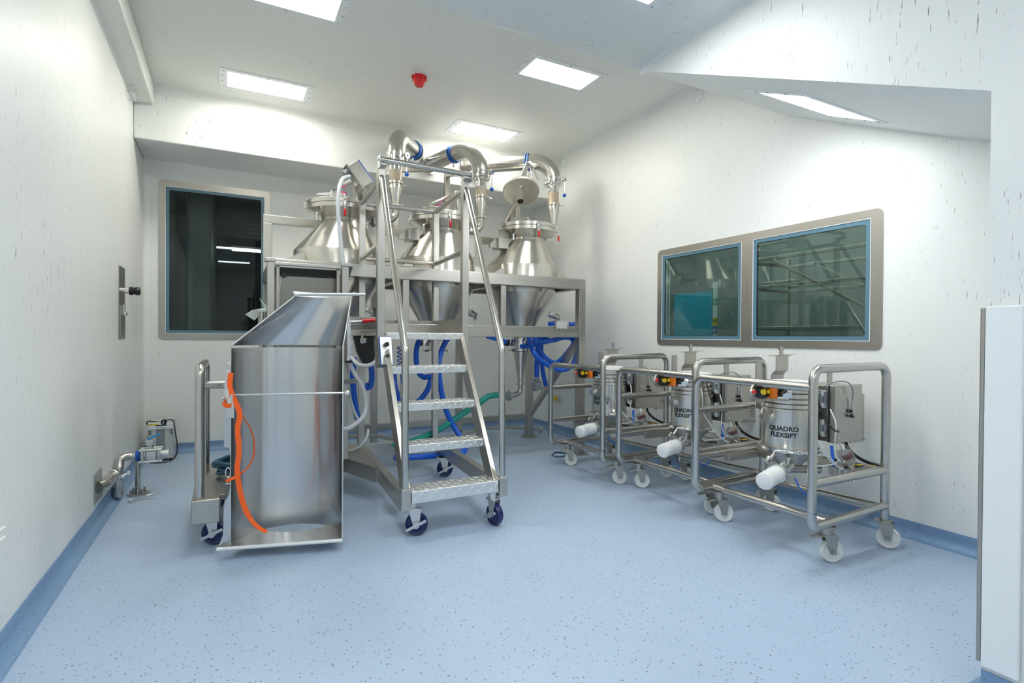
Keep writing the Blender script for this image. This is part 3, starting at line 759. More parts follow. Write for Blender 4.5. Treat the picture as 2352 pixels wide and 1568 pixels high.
# vent risers with curved pipes into the back bulkhead
def riser(px, tops, label, bend, ring, corner):
    """px: picture column of the riser; tops: rows of clamp, sleeve, cone and foot"""
    HY = 5.255
    x = at(px, 480, y=HY).x
    zc, zs0, zs1, zk, zf = [at(px, r, y=HY).z for r in tops]
    t = thing('vent_pipe', (x, HY, zf), label, 'pipe', 'curved vent pipes')
    o = Vector((x, HY, 0))
    z_el, end = corner
    pts = [o+Vector((0, 0, zc+.0)), o+Vector((0, 0, z_el)), end]
    pl = fillet(pts, bend, 16, .97)
    MB().tube(pl, .088, 28).build('curved_pipe', STEELT, t)
    # flange on the bulkhead
    d = (end-pl[-2]).normalized()
    MB().cyl(end-d*.02, end+d*.0, .112).build('wall_flange', STEELT, t)
    # pipe clamp with blue liner, on the straight part after the bend
    k = pl[-2]+d*.05 if ring is None else end-d*ring
    q = MB().torus(k, .096, .007, d).torus(k+d*.03, .096, .007, d); q.build('blue_clamp', BLUEP, t)['label'] = 'blue lined pipe clamp'
    MB().cyl(k+d*.015-Vector((0, 0, .098)), k+d*.015-Vector((0, 0, .15)), .012, seg=10).build('clamp_stud', CHROME, t)
    # butterfly clamp set
    b = MB(); b.lathe([(.085, zc+.045), (.094, zc+.045), (.094, zc+.02), (.080, zc+.018), (.070, zc-.005), (.10, zc-.01), (.10, zc-.03), (.075, zc-.033), (.075, zc-.06), (.062, zc-.07), (.062, zs0)], o, seg=32); cl = b.build('butterfly_valve', CHROME, t)
    q = MB()
    for a in (.3, 2.2, 4.0, 5.2):
        p = o+Vector((math.cos(a)*.105, math.sin(a)*.105, zc-.02)); q.obox(p, (.03, .025, .035), (math.cos(a), math.sin(a), 0)); q.cyl(p-Vector((0, 0, .03)), p+Vector((0, 0, .03)), .007, seg=8)
    q.build('clamp_bolts', CHROME, cl)
    # lever with blue ball
    p = o+Vector((.075, -.085, zc+.015))
    q = MB().cyl(p, p+Vector((.01, -.03, 0)), .028); q.cyl(p+Vector((.008, -.024, 0)), p+Vector((0, -.03, -.17)), .005, seg=8); q.build('valve_lever', CHROME, t)
    MB().ball(p+Vector((0, -.03, -.185)), .022, 16).build('lever_ball', BLUEP, t)['label'] = 'blue ball knob'
    MB().cyl(p+Vector((.009, -.028, 0)), p+Vector((.011, -.034, 0)), .010, seg=12).build('blue_dot', BLUEP, t)
    # ribbed flexible sleeve
    n = 14; prof = []
    for i in range(n*2+1): prof.append((.062 if i % 2 else .056, zs0+(zs1-zs0)*i/(2*n)))
    MB().lathe(prof, o, seg=28).build('flexible_sleeve', SLEEVE, t)
    q = MB()
    for i in range(n): q.torus(o+Vector((0, 0, zs0+(zs1-zs0)*(i+.5)/n)), .060, .0032, seg=26, rs=6)
    q.build('sleeve_wire', WIRE, t)
    # reducing cone and bent foot
    b = MB(); b.lathe([(.062, zs1+.012), (.075, zs1+.01), (.075, zs1-.012), (.062, zs1-.016), (.068, zs1-.05), (.068, zs1-.06), (.035, zk), (.048, zk), (.048, zk-.014), (.033, zk-.014)], o, seg=32); b.build('reducer', STEELP, t)
    q = MB().obox(o+Vector((.075, -.02, zs1-.01)), (.04, .02, .03), (1, 0, 0)).cyl(o+Vector((.07, -.02, zs1-.01)), o+Vector((.12, -.03, zs1-.01)), .007, seg=8).obox(o+Vector((.055, -.02, zk-.007)), (.035, .02, .028), (1, 0, 0)); q.build('clamp_screw', CHROME, t)
    foot = fillet([o+Vector((0, 0, zk)), o+Vector((0, 0, zf)), o+Vector((-.22, .0, zf-.03))], .09)
    MB().tube(foot, .032, 16).build('bent_foot', STEELT, t)
    e = foot[-1]
    q = MB().torus(e, .05, .014, (1, 0, .1)).torus(e+Vector((.035, 0, 0)), .042, .01, (1, 0, .1)); q.obox(e+Vector((0, -.05, .03)), (.04, .03, .05), (1, 0, 0)); q.build('foot_clamp', CHROME, t)
    MB().tube([e+Vector((.0, -.07, .05)), e+Vector((.05, -.08, .085))], .010, 10).build('red_grip', RED, t)
    return t
YBK = 5.97
riser(909, (365, 392, 420, 470, 505), 'curved vent pipe on the left, highest of the three', .23, .10, (3.235, at(951, 346, y=YBK)))
riser(1104, (402, 430, 452, 497, 530), 'curved vent pipe in the middle, behind the ladder top', .34, None, (3.33, Vector((2.05, YBK, 3.24))))
riser(1271, (418, 443, 470, 518, 540), 'curved vent pipe on the right, with the longest level run', .24, None, (3.285, Vector((2.47, YBK, 3.28))))

# ================================================================== CASTERS
def caster(parent, x, y, ztop, dia, wm, ang=0, brake=True, ww=.040, name='caster', fork=GALV, pins=False):
    """swivel caster standing on the floor below (x, y, ztop); ang = heading of the wheel's rolling direction"""
    r = dia/2; d = Vector((math.cos(ang), math.sin(ang), 0)); s = Vector((-d.y, d.x, 0))
    top = Vector((x, y, ztop)); wc = Vector((x, y, r))-d*.028
    zc = dia+.028
    b = MB(); b.obox((x, y, ztop-.004), (.085, .075, .008), d, (0, 0, 1), .002)
    b.cyl((x, y, zc+.004), (x, y, ztop-.006), .028, seg=20)
    b.obox(Vector((x, y, zc))-d*.008, (.075, ww+.022, .010), d, (0, 0, 1), .003)
    for k in (-1, 1):
        o = wc+s*k*(ww/2+.006)
        pr = [(-.018, -.014), (.018, -.014), (.024, .01), (.050, zc-r), (-.030, zc-r)] 
        b.prism(pr, o-s*k*.002, d, (0, 0, 1), .004*k)
        b.cyl(o-s*k*.002, o+s*k*.010, .011, seg=10)
    c = b.build(name, fork, parent)
    q = MB(); h = ww/2
    q.lathe([(0, -h*.7), (r*.30, -h*.95), (r*.42, -h*.8), (r*.60, -h*.62), (r*.80, -h*.75), (r*.93, -h), (r*.985, -h*.75), (r, -h*.35), (r, h*.35), (r*.985, h*.75), (r*.93, h), (r*.80, h*.75), (r*.60, h*.62), (r*.42, h*.8), (r*.30, h*.95), (0, h*.7)], wc, s, seg=36)
    q.build('wheel', wm, c)
    if brake:
        p = Vector((x, y, zc-.004))+d*.045
        q = MB(); q.obox(p, (.075, .045, .008), d+Vector((0, 0, -.25)), (0, 0, 1), .003).obox(p-d*.05+Vector((0, 0, .004)), (.04, .02, .006), d); q.build('brake_pedal', fork, c)
    if pins:
        o = wc+s*(ww/2+.013)
        q = MB(); q.cyl(o, o+s*.010, .020, seg=16).bar(o+s*.008+d*.062+Vector((0, 0, -.03)), o+s*.008-d*.062+Vector((0, 0, .03)), .018, .007, s); q.build('brake_lever', fork, c)
    return c

# ================================================================== STEP LADDER
lad = thing('step_ladder', (1.33, 4.0, 0), 'wheeled steel step ladder with chequer treads and guard rails, in the middle of the room', 'ladder')
def LX(y): return .955+.054*(y-3.2)
def RX(y): return 1.62+.070*(y-3.2)
Y0, YP, YR = 3.20, 3.97, 4.855
ZB0, ZB1, ZPL = .175, .285, 1.262
for fx in (LX, RX):
    MB().bar((fx(Y0), Y0, (ZB0+ZB1)/2), (fx(YR+.03), YR+.03, (ZB0+ZB1)/2), .055, ZB1-ZB0, bev=.005).build('base_rail', STEEL, lad)
    MB().box((fx(Y0)-.03, Y0-.03, .185), (fx(Y0)+.03, Y0+.03, .315), .004).build('foot_box', STEEL, lad)
    for y, z0 in ((YP+.03, 1.16), (YR, ZB1)):
        zt = 2.505 if y < 4.2 else 2.455
        if fx is RX and y > 4.2: z0 = ZB1
        MB().box((fx(y)-.0275, y-.0275, z0), (fx(y)+.0275, y+.0275, zt), .004).build('guard_post', STEEL, lad)
    # handrail: upright, then leaning in to the platform post
    pts = fillet([(fx(Y0)-.0, Y0+.0, .31), (fx(Y0)-.0, Y0+.01, 1.16), (fx(YP), YP-.02, 2.40), (fx(YP+.03), YP+.02, 2.43)], .10)
    MB().tube(pts, .0225, 18).build('handrail', STEELT, lad)
    s_ = .02 if fx is LX else -.045
    MB().bar((fx(3.24)+s_, 3.245, .25), (fx(YP)+s_, YP+.005, ZPL-.035), .035, .105, (0, .8, 1)).build('stringer', STEEL, lad)
    for z in (2.43, 1.94):
        MB().tube([(fx(YP+.03), YP+.03, z), (fx(YR), YR, z)], .0215, 16).build('side_rail', STEELT, lad)
for z in (2.43, 1.94): MB().tube([(LX(YR), YR, z), (RX(YR), YR, z)], .020, 16).build('rear_rail', STEELT, lad)
MB().bar((LX(YR), YR, (ZB0+ZB1)/2), (RX(YR), YR, (ZB0+ZB1)/2), .055, ZB1-ZB0).build('rear_base_rail', STEEL, lad)
def tread(y, z, x0, x1, depth, h, name='tread'):
    b = MB(); b.box((x0, y, z-h), (x1, y+depth, z), .004)
    nx = int((x1-x0)/.042)
    for i in range(nx):
        xx = x0+.022+i*(x1-x0-.04)/max(1, nx-1)
        for k, (zz, sgn) in enumerate(((z-h*.30, 1), (z-h*.70, -1))):
            sg = sgn if i % 2 else -sgn; a = sg*.7
            b.obox((xx+.004*k, y-.0006, zz), (.031, .007, .009), (math.cos(a), 0, math.sin(a)), (-math.sin(a), 0, math.cos(a)), .0025)
        for k in range(max(1, int(depth/.042))):
            a = .7 if (i+k) % 2 else -.7
            b.obox((xx, y+.02+k*.042, z+.0006), (.031, .009, .007), (math.cos(a), math.sin(a), 0), (0, 0, 1), .0025)
    return b.build(name, ALU, lad)
tread(Y0-.025, .295, LX(Y0)+.035, RX(Y0)-.035, .17, .075)
for k, (y, z) in enumerate(((3.40, .535), (3.585, .785), (3.77, 1.03))):
    tread(y, z, LX(y)+.04, RX(y)-.055, .17, .052)
tread(YP-.04, ZPL+.012, LX(YP)+.03, RX(YP)-.03, YR-YP+.06, .05, 'platform')
for a, c in (((LX(YR), YR-.02), (RX(YR), YR-.02)), ((RX(YR)-.02, YR), (RX(YP)-.02, YP+.05)), ((LX(YR)+.02, YR), (LX(YP)+.02, YP+.05))):
    MB().bar((*a, ZPL+.075), (*c, ZPL+.075), .006, .115, bev=.001).build('toe_board', STEELD, lad)
# removable bar across the entry
p0, p1 = Vector((LX(YP)-.03, YP-.035, 2.545)), Vector((RX(YP)+.02, YP-.035, 2.535))
MB().tube([p0, p1], .0215, 16).build('entry_bar', STEELT, lad)
for p, s_ in ((Vector((LX(YP), YP, 2.50)), -1), (Vector((RX(YP), YP, 2.50)), 1)):
    q = MB(); q.box(p+Vector((-.03, -.06, 0)), p+Vector((.03, .02, .006)), .002).box(p+Vector((s_*.025, -.06, -.02)), p+Vector((s_*.03, .0, .07)), .002).cyl(p+Vector((s_*.025, -.035, .045)), p+Vector((s_*.04, -.035, .045)), .012, seg=10); q.build('bar_bracket', GALV, lad)
# broad base plate on the left side
pl = [(.55, 4.885), (LX(4.88)-.02, 4.885), (LX(3.95)-.02, 3.93), (LX(3.95)-.045, 3.93), (.80, 4.36), (.55, 4.46)]
MB().prism(pl, (0, 0, ZB0), (1, 0, 0), (0, 1, 0), ZB1-ZB0).build('base_wing', STEELD, lad)
caster(lad, LX(Y0)+.065, Y0+.06, .2195, .142, NAVY, 2.75, False, .045, pins=True)
caster(lad, RX(Y0)-.06, Y0+.02, .2195, .142, NAVY, 1.75, False, .045, pins=True)
caster(lad, RX(4.5)-.035, 4.50, .175, .142, NAVY, 2.95, False, .045, pins=True)
caster(lad, .72, 4.75, .175, .142, NAVY, 2.2, False, .045)
# upper switch box on its bracket
pa = at(830, 460, y=YR-.02)
c = at(825, 403, y=4.60); up = Vector((-.35, -.1, .9)).normalized(); sd = at(842, 395, y=4.60)-at(812, 412, y=4.60)
dx = (at(846, 412, y=4.6)-at(818, 446-30, y=4.6)).normalized()
xa = (at(848, 410, y=4.6)-at(800, 388+52, y=4.6)).normalized()      # along the cover normal, to the right
ya = (at(800, 392, y=4.6)-at(828, 436, y=4.6)).normalized()         # along the box, up to the left
MB().obox(c, (.10, .21, .13), xa, xa.cross(ya), .006).build('switch_box', STEEL, lad)
bx = [o for o in bpy.data.objects if o.parent == lad and o.name.startswith('switch_box')][-1]
MB().obox(c+xa*.053, (.008, .205, .125), xa, xa.cross(ya), .002).build('blue_seal', BLUEP, bx)
MB().obox(c+xa*.058, (.004, .20, .12), xa, xa.cross(ya), .001).build('cover', STEEL, bx)
MB().obox(c-xa*.055, (.012, .24, .14), xa, xa.cross(ya), .002).build('back_plate', STEELD, bx)
MB().bar(c-xa*.06-ya*.06, pa, .05, .012).build('box_bracket', STEEL, lad)
g = c-xa*.06+ya*.07
MB().cyl(g+xa*.0, g-xa*.045, .026, seg=16).build('cable_gland', GREY, bx)
# lower switch box with two knobs
c2 = at(886, 806, y=3.86)
fx_ = Vector((.97, -.05, 0)); nz = Vector((.18, -.95, .22)).normalized(); ux_ = Vector((.93, .17, -.03)).normalized(); uy_ = nz.cross(ux_).normalized()
uy_ = uy_ if uy_.z > 0 else -uy_
uyt = (uy_+ux_*-.10).normalized()
low_box = MB().obox(c2-nz*.045, (.098, .215, .085), ux_, nz, .006).build('switch_box', STEEL, lad)
MB().obox(c2+nz*.002, (.098, .215, .010), ux_, nz, .002).build('blue_seal', BLUEP, low_box)
MB().obox(c2+nz*.009, (.090, .205, .006), ux_, nz, .002).build('cover', ALU, low_box)
for k in (.045, -.045):
    p = c2+nz*.012+uy_*k
    q = MB().cyl(p, p+nz*.022, .017, seg=20).obox(p+nz*.024, (.010, .030, .012), ux_, nz, .002); q.build('knob', BLACK, low_box)
    q = MB().obox(p-uy_*.032, (.045, .004, .0008), ux_, nz, 0); q.build('legend', GREY, low_box)

# ================================================================== DRUM LIFTER
E_ = Vector((.964, -.265, 0)).normalized(); NB = Vector((.265, .964, 0)).normalized(); ZU = Vector((0, 0, 1))
lif = thing('drum_lifter', (.2, 3.7, 0), 'wheeled stainless drum lifter with a big half-round scoop, left of the step ladder', 'lifter')
CC = Vector((.300, 3.310, 0)); RS = .300
def arc(c, e, nb, r, z, depth=1.0, n=32): return [c+e*(-math.cos(PI*k/n)*r)+nb*(math.sin(PI*k/n)*r*depth)+ZU*z for k in range(n+1)]
Ct = Vector((.500, 3.372, 0)); Et = Vector((.90, -.44, 0)).normalized(); Nt = Vector((.44, .90, 0)).normalized(); rt = .166
grid = [arc(CC, E_, NB, RS, z, .98) for z in (.066, .35, .6, .85, 1.10, 1.175)]
rows = []
for f in (0, .06, .25, .5, .75, 1):
    A = arc(CC, E_, NB, RS, 1.19, .98); B = arc(Ct, Et, Nt, rt, 1.487, .9)
    rows.append([a.lerp(b_, f) for a, b_ in zip(A, B)])
MB().sheet(grid, .004).build('scoop', STEELS, lif, sharp=60)
MB().sheet(rows, .004).build('scoop_hood', STEELS, lif, sharp=60)
# rolled bright edges
MB().tube([rows[i][0] for i in range(len(rows))], .0045, 8).build('hood_edge', GALV, lif)
MB().tube([grid[0][-1]]+[g_[-1] for g_ in grid[1:]]+[rows[i][-1] for i in range(len(rows))], .0045, 8).build('hood_edge', GALV, lif)
# left flange of the scoop with its cut-outs
o = grid[0][0].copy(); o.z = 0
pr = [(0, 1.185), (.0, .11), (-.062, .072), (-.040, .13), (-.036, .28), (-.030, .31), (-.010, .36), (-.004, .40), (-.004, .60), (-.010, .615), (-.036, .625), (-.036, .97), (-.028, 1.02), (-.012, 1.06), (-.006, 1.10)]
MB().prism(pr, o+NB*.002, (E_*.985+NB*.17).normalized(), (0, 0, 1), .004).build('scoop_flange', STEELS, lif)
# foot lip
fl, fr = CC-E_*.385-NB*.035, CC+E_*.318-NB*.035
rl_ = .2975
lip = [(-.36, -.035), (.302, -.035), (.302, .0)]+[(math.cos(a)*rl_, math.sin(a)*rl_) for a in [.05+.14*k for k in range(7)]]
lip += [(.18*math.cos(PI*k/10), .220-.075*math.sin(PI*k/10)) for k in range(11)]
lip += [(-math.cos(a)*rl_, math.sin(a)*rl_) for a in [.05+.14*k for k in range(6, -1, -1)]]+[(-.335, .03)]
MB().prism([(a, c_) for a, c_ in lip], CC+ZU*.055, E_, NB, .016).build('foot_lip', ALU, lif)
MB().tube(fillet([CC+E_*-.362-NB*.037+ZU*.063, CC+E_*.304-NB*.037+ZU*.063], .01), .0105, 10).build('lip_edge', WHITE, lif)
# rim and grab bar on the hood
MB().sheet([[p+ZU*.0 for p in rows[-1]], [p+ZU*.03+(p-Ct-ZU*1.487)*.08 for p in rows[-1]]], .005).build('hood_rim', GALV, lif)
MB().tube([at(676, 676, y=3.44), at(686, 676, y=3.435), at(840, 676, y=3.25)], .009, 12).build('grab_bar', GALV, lif)
MB().cyl(at(676, 676, y=3.44), at(686, 677, y=3.435), .016).build('grab_bar_end', GALV, lif)
# retaining rod with ball end
p0, p1 = at(526, 907, y=3.385), at(797, 902, y=3.215)
MB().cyl(p0, p1, .0062, seg=12).build('retaining_rod', GALV, lif)
MB().ball(p1, .017).build('rod_ball', CHROME, lif)
# catch on the left edge
q = MB(); b0 = at(528, 940, y=3.375)
q.bar(at(524, 925, y=3.368), at(525, 962, y=3.368), .006, .020, (1, 0, 0), .001).bar(at(534, 905, y=3.36), at(533, 960, y=3.36), .006, .020, (1, 0, 0), .001)
q.bar(at(518, 893, y=3.365), at(530, 935, y=3.355), .010, .024, (1, 0, 0)).cyl(at(510, 916, y=3.37), at(524, 908, y=3.37), .007, seg=10)
q.bar(at(523, 850, y=3.385), at(523, 915, y=3.38), .005, .022, (1, 0, 0), .001)
for px_, py_ in ((525, 952), (533, 945), (533, 922)): q.cyl(at(px_, py_, y=3.355), at(px_, py_, y=3.365), .006, seg=8)
q.build('latch_plate', CHROME, lif)
for (px, py) in ((524, 845), (524, 1085)):
    p = at(px, py, y=3.385)
    MB().tube([p+Vector((.012*math.cos(a), 0, .028*math.sin(a))) for a in [2*PI*k/16 for k in range(16)]], .0035, 8, True).build('snap_hook', CHROME, lif)
# trolley deck, push handle, mast
MB().box((-.19, 3.53, .165), (-.045, 4.50, .302), .006).build('deck_beam', STEEL, lif)
MB().box((-.05, 3.86, .20), (.16, 4.50, .302), .006).build('deck', STEEL, lif)
MB().box((-.05, 3.60, .30), (-.02, 4.40, .305), .001).build('deck_step', STEEL, lif)
MB().box((.10, 4.28, .165), (.54, 4.44, .29), .006).build('base_beam', STEEL, lif)
pts = fillet([(-.15, 3.585, .30), (-.15, 3.585, 1.055), (-.145, 4.30, 1.055), (-.145, 4.30, .30)], .05)
MB().tube(pts, .0255, 18).build('push_handle', STEELT, lif)
MB().tube([(-.14, 4.05, .93), (-.02, 4.05, .93)], .015, 14).build('handle_stay', STEELT, lif)
MB().tube([at(470, 886, y=4.25), at(525, 886, y=3.95)], .018, 14).build('handle_stay', STEELT, lif)
MB().tube([at(780, 878, y=3.80), at(825, 874, y=4.25)], .018, 14).build('mast_stay', STEELT, lif)
mx0, mx1, my = .268, .795, 4.30
for x in (mx0, mx1): MB().box((x-.025, my-.03, .29), (x+.025, my+.03, 1.80), .004).build('mast_post', STEEL, lif)
for x in (mx0+.05, mx1-.045): MB().box((x-.012, my+.02, .29), (x+.012, my+.07, 1.775), .003).build('mast_channel', STEELD, lif)
MB().box((mx0-.04, my-.045, 1.785), (mx0+.03, my+.03, 1.815), .004).build('post_cap', STEEL, lif)
MB().box((mx1-.03, my-.045, 1.785), (mx1+.04, my+.03, 1.815), .004).build('post_cap', STEEL, lif)
MB().box((mx0, my-.02, 1.765), (mx1, my+.0, 1.79), .004).build('cross_head', STEEL, lif)
MB().box((mx0+.02, my+.02, 1.79), (mx1, my+.09, 1.812), .004).build('cross_head', STEELD, lif)
MB().bar((mx1+.03, my-.04, 1.79), (mx1+.06, my+.30, 1.72), .05, .012).build('top_stay', STEELD, lif)
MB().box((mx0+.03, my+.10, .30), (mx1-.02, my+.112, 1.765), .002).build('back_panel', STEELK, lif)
MB().box((mx0+.03, my+.095, 1.70), (mx1-.02, my+.10, 1.765), .002).build('rubber_strip', RUBBER, lif)
q = at(652, 632, y=my+.095)
MB().obox(q, (.03, .02, .035), (1, 0, .4)).build('limit_switch', BLACK, lif)
MB().tube([q+Vector((-.02, 0, -.02)), q+Vector((-.03, 0, -.12))], .005, 8).build('limit_rod', CHROME, lif)
caster(lif, -.10, 3.66, .165, .142, NAVY, 2.75, False, .045, pins=True)
caster(lif, -.10, 4.40, .165, .142, NAVY, 2.2, False, .045)
# chute behind the scoop: clamp box with red lever on the mast side
pc = at(848, 757, y=4.35)
MB().box(pc+Vector((-.25, -.04, -.05)), pc+Vector((.10, .10, .0)), .005).build('clamp_shelf', STEEL, lif)
MB().box(pc+Vector((-.20, -.04, .03)), pc+Vector((.09, .04, .10)), .005).build('clamp_body', STEELD, lif)
MB().tube([at(833, 737, y=4.28), at(862, 735, y=4.24)], .014, 12).build('red_lever', RED, lif)['label'] = 'red clamp lever'
MB().tube([at(800, 739, y=4.30), at(835, 737, y=4.28)], .010, 10).build('lever_rod', CHROME, lif); q = MB().tube(fillet([at(860, 735, y=4.24), at(874, 730, y=4.24), at(874, 741, y=4.24), at(862, 736, y=4.24)], .01), .004, 8); q.build('lever_yoke', CHROME, lif)
q = MB().cyl(at(832, 768, y=4.32), at(832, 790, y=4.32), .012, seg=12).cyl(at(826, 782, y=4.30), at(840, 782, y=4.30), .022, seg=16); q.build('clamp_screw', CHROME, lif)
MB().prism([(-.10, 0), (.10, 0), (.06, -.22), (-.02, -.24), (-.07, -.14)], at(838, 768, y=4.38), (1, 0, 0), (0, 0, 1), .05).build('rubber_boot', BLACK, lif)

# orange strap, dark hose coil and pale conduit belong to no one part of the lifter
def side_s(f): return (E_*.9+NB*-.35)
st = thing('ratchet_strap', at(545, 985, y=3.36), 'bright orange strap hanging inside the drum scoop', 'strap')
main = [(530, 856, 3.37), (528, 885, 3.366), (533, 905, 3.36), (545, 932, 3.355), (551, 952, 3.352), (546, 985, 3.352), (549, 1035, 3.352), (545, 1080, 3.352), (551, 1125, 3.35), (562, 1165, 3.345), (580, 1198, 3.335), (598, 1214, 3.325), (613, 1221, 3.32)]
MB().ribbon(spline(ats(main), 6), lambda f: (E_*.85+NB*.1 if f < .8 else E_*.6+NB*.8), .027, .002).build('strap_tail', ORANGE, st)
loop = [(549, 948, 3.352), (562, 962, 3.37), (576, 985, 3.40), (584, 1015, 3.42), (583, 1045, 3.42), (572, 1070, 3.40), (553, 1087, 3.36), (535, 1098, 3.34), (519, 1105, 3.335)]
MB().ribbon(spline(ats(loop), 6), lambda f: (E_*.5+NB*-.7 if f < .75 else ZU), .017, .002).build('strap_loop', ORANGE, st)
b_ = [(530, 905, 3.35), (521, 918, 3.345), (516, 925, 3.345), (521, 932, 3.345), (532, 930, 3.35)]
MB().ribbon(spline(ats(b_), 4), lambda f: ZU*.6+E_*.4, .024, .002).build('strap_loop', ORANGE, st)
random.seed(3)
pts = []
for k in range(80):
    a = 2*PI*k/16; pts.append(Vector((.04+math.cos(a)*(.115+.02*math.sin(k*.7)), 4.12+math.sin(a)*(.15+.02*math.cos(k*.5)), .325+.016*(k/16)+.008*math.sin(k*1.3))))
tag(MB().tube(spline(pts, 3), .0125, 10).build('hose_coil', TEAL), 'dark teal hose coiled on the lifter deck', 'hose')
con = [(803, 405, 4.56), (787, 412, 4.5), (778, 440, 4.45), (777, 490, 4.42), (783, 560, 4.40), (790, 620, 4.38), (795, 680, 4.30), (800, 740, 4.22), (802, 790, 4.20), (803, 830, 4.20), (815, 858, 4.18), (833, 890, 4.15), (842, 925, 4.12), (835, 955, 4.08), (812, 977, 4.02), (788, 986, 3.95), (755, 985, 3.85)]
t = thing('conduit', at(795, 680, y=4.3), 'pale grey conduit running from the upper switch box down behind the scoop', 'conduit')
MB().tube(spline(ats(con), 7), .0165, 14).build('conduit_hose', CONDUIT, t)
con2 = [(800, 828, 4.19), (808, 822, 4.17), (820, 835, 4.08), (838, 840, 4.0), (855, 836, 3.95), (866, 829, 3.93)]
MB().tube(spline(ats(con2), 7), .0155, 14).build('branch_hose', CONDUIT, t)
q = at(801, 830, y=4.19); MB().cyl(q-Vector((0, 0, .008)), q+Vector((0, 0, .008)), .026).build('cable_tie', BLACK, t)

# ================================================================== SIFTER CARTS
cart = thing('sifter_cart', (0, 0, 0), 'nearest of the three tube-framed sifter carts, at the right', 'cart', 'sifter carts along the window wall')
CW, CL, TR = .71, .82, .0245
def tb(n, pts, r=TR, fr=.07): return MB().tube(fillet(pts, fr, 7), r, 16).build(n, STEELT, cart)
tb('push_handle', [(0, 0, .30), (0, 0, 1.085), (CW, 0, 1.09), (CW, 0, .155)])
tb('near_frame', [(0, 0, .31), (0, 0, .222), (CW, 0, .245)])
tb('near_bar', [(0, 0, .462), (CW, 0, .462)])
tb('side_frame', [(0, 0, .985), (0, CL, .985), (0, CL, .222), (.30, CL, .222)])
tb('far_frame', [(0, CL, .76), (CW-.02, CL, .765), (CW-.02, CL, .155)])
tb('far_bar', [(.25, CL, .222), (CW-.02, CL, .222)])
tb('far_bar', [(0, CL, .445), (CW-.02, CL, .448)])
tb('bottom_rail', [(.165, 0, .225), (.165, CL, .222)], .023)
tb('bottom_rail', [(CW-.05, 0, .245), (CW-.05, CL, .222)], .023)
tb('shelf_rail', [(CW-.02, 0, .455), (CW-.02, CL, .448)], .022)
for (x, y, zt, br, an) in ((.165, 0.02, .205, True, 2.7), (CW-.02, .0, .16, False, 1.9), (.165, CL-.06, .205, True, 2.6), (CW-.03, CL-.05, .16, False, 1.7)):
    caster(cart, x, y, zt, .125, NYLON, an, br, .036, fork=STEELD)
# bracket arms and shelf under the machine
MB().box((.25, CL-.06, .40), (.62, CL-.02, .445), .004).build('mounting_arm', STEELD, cart)
MB().bar((.60, CL, .44), (.48, .42, .44), .075, .06).build('mounting_arm', STEELD, cart)
MB().box((.50, .05, .455), (CW-.02, .62, .462), .002).build('shelf_plate', STEELD, cart)
# sifter body
so = Vector((.385, .40, 0)); sr = .158
b = MB(); b.lathe([(.028, .395), (.03, .40), (sr-.002, .553), (sr, .555), (sr, .80), (sr+.008, .80), (sr+.008, .812), (sr, .813)], so, seg=48); body = b.build('sifter_body', STEELP, cart)
MB().lathe([(sr, .540), (sr+.012, .543), (sr+.012, .565), (sr, .568)], so, seg=48).build('clamp_band', CHROME, body)
q = MB()
for a in (-1.95, -1.55, -2.7):
    d = Vector((math.cos(a), math.sin(a), 0)); s = Vector((-d.y, d.x, 0)); q.obox(so+d*(sr+.018)+ZU*.554, (.02, .035, .022), d).cyl(so+d*(sr+.02)-s*.05+ZU*.554, so+d*(sr+.02)+s*.05+ZU*.554, .006, seg=8)
q.build('band_bolts', CHROME, body)
for i, z in enumerate((.816, .848, .882)):
    b = MB(); b.lathe([(sr-.012, z), (sr-.004, z), (sr-.004, z+.024), (sr-.012, z+.026), (sr-.02, z+.028), (sr-.02, z+.031)], so, seg=48); b.build('sieve_ring', STEELP, body)
b = MB(); b.lathe([(sr-.01, .914), (sr-.002, .916), (sr-.002, .948), (sr-.01, .95), (0, .95)], so, seg=48); b.build('top_ring', STEELP, body)
b = MB(); b.lathe([(sr-.016, .95), (sr-.006, .954), (sr-.012, .975), (sr-.06, .985), (0, .987)], so, seg=48); b.build('dust_lid', NYLON, body)
def roundtext(txt, size, zc, a0, name):
    vs, fs = lettering(txt, size, .0012); b = MB(); r = sr+.0006
    b._add([so+Vector((math.cos(a0+p.x/sr)*(r+p.z), math.sin(a0+p.x/sr)*(r+p.z), zc+p.y)) for p in vs], fs)
    return b.build(name, INK, body, smooth=False)
roundtext('QUADRO', .040, .690, -2.78, 'lettering'); roundtext('FLEXSIFT', .040, .650, -2.78, 'lettering')
d = Vector((-.85, -.1, 0)).normalized()
MB().cyl(so+d*(sr-.01)+ZU*.745+Vector((0, .05, 0)), so+d*(sr+.035)+ZU*.745+Vector((0, .05, 0)), .026).build('side_port', CHROME, body)
# pick-up bracket with pin
bz = MB(); by = .62
bz.box((.50, by, .93), (.50+.13, by+.006, 1.0), .002).bar((.565, by+.003, 1.0), (.565, by-.03, 1.035), .13, .006, (0, 1, 0)).box((.50, by-.035, 1.03), (.63, by-.029, 1.135), .002).box((.50, by-.035, 1.13), (.66, by+.03, 1.136), .002)
bz.cyl((.60, by, 1.136), (.60, by, 1.17), .013, seg=14).cyl((.60, by, 1.17), (.60, by, 1.195), .018, seg=14).bar((.60, by, 1.142), (.72, by-.03, 1.142), .004, .003)
bz.build('lifting_bracket', STEEL, cart)
MB().box((.54, CL-.05, .75), (.60, CL-.04, 1.10), .002).build('rear_strap', STEEL, cart)
MB().box((.70, .35, .90), (.75, .36, 1.06), .002).build('rear_strap', STEEL, cart)
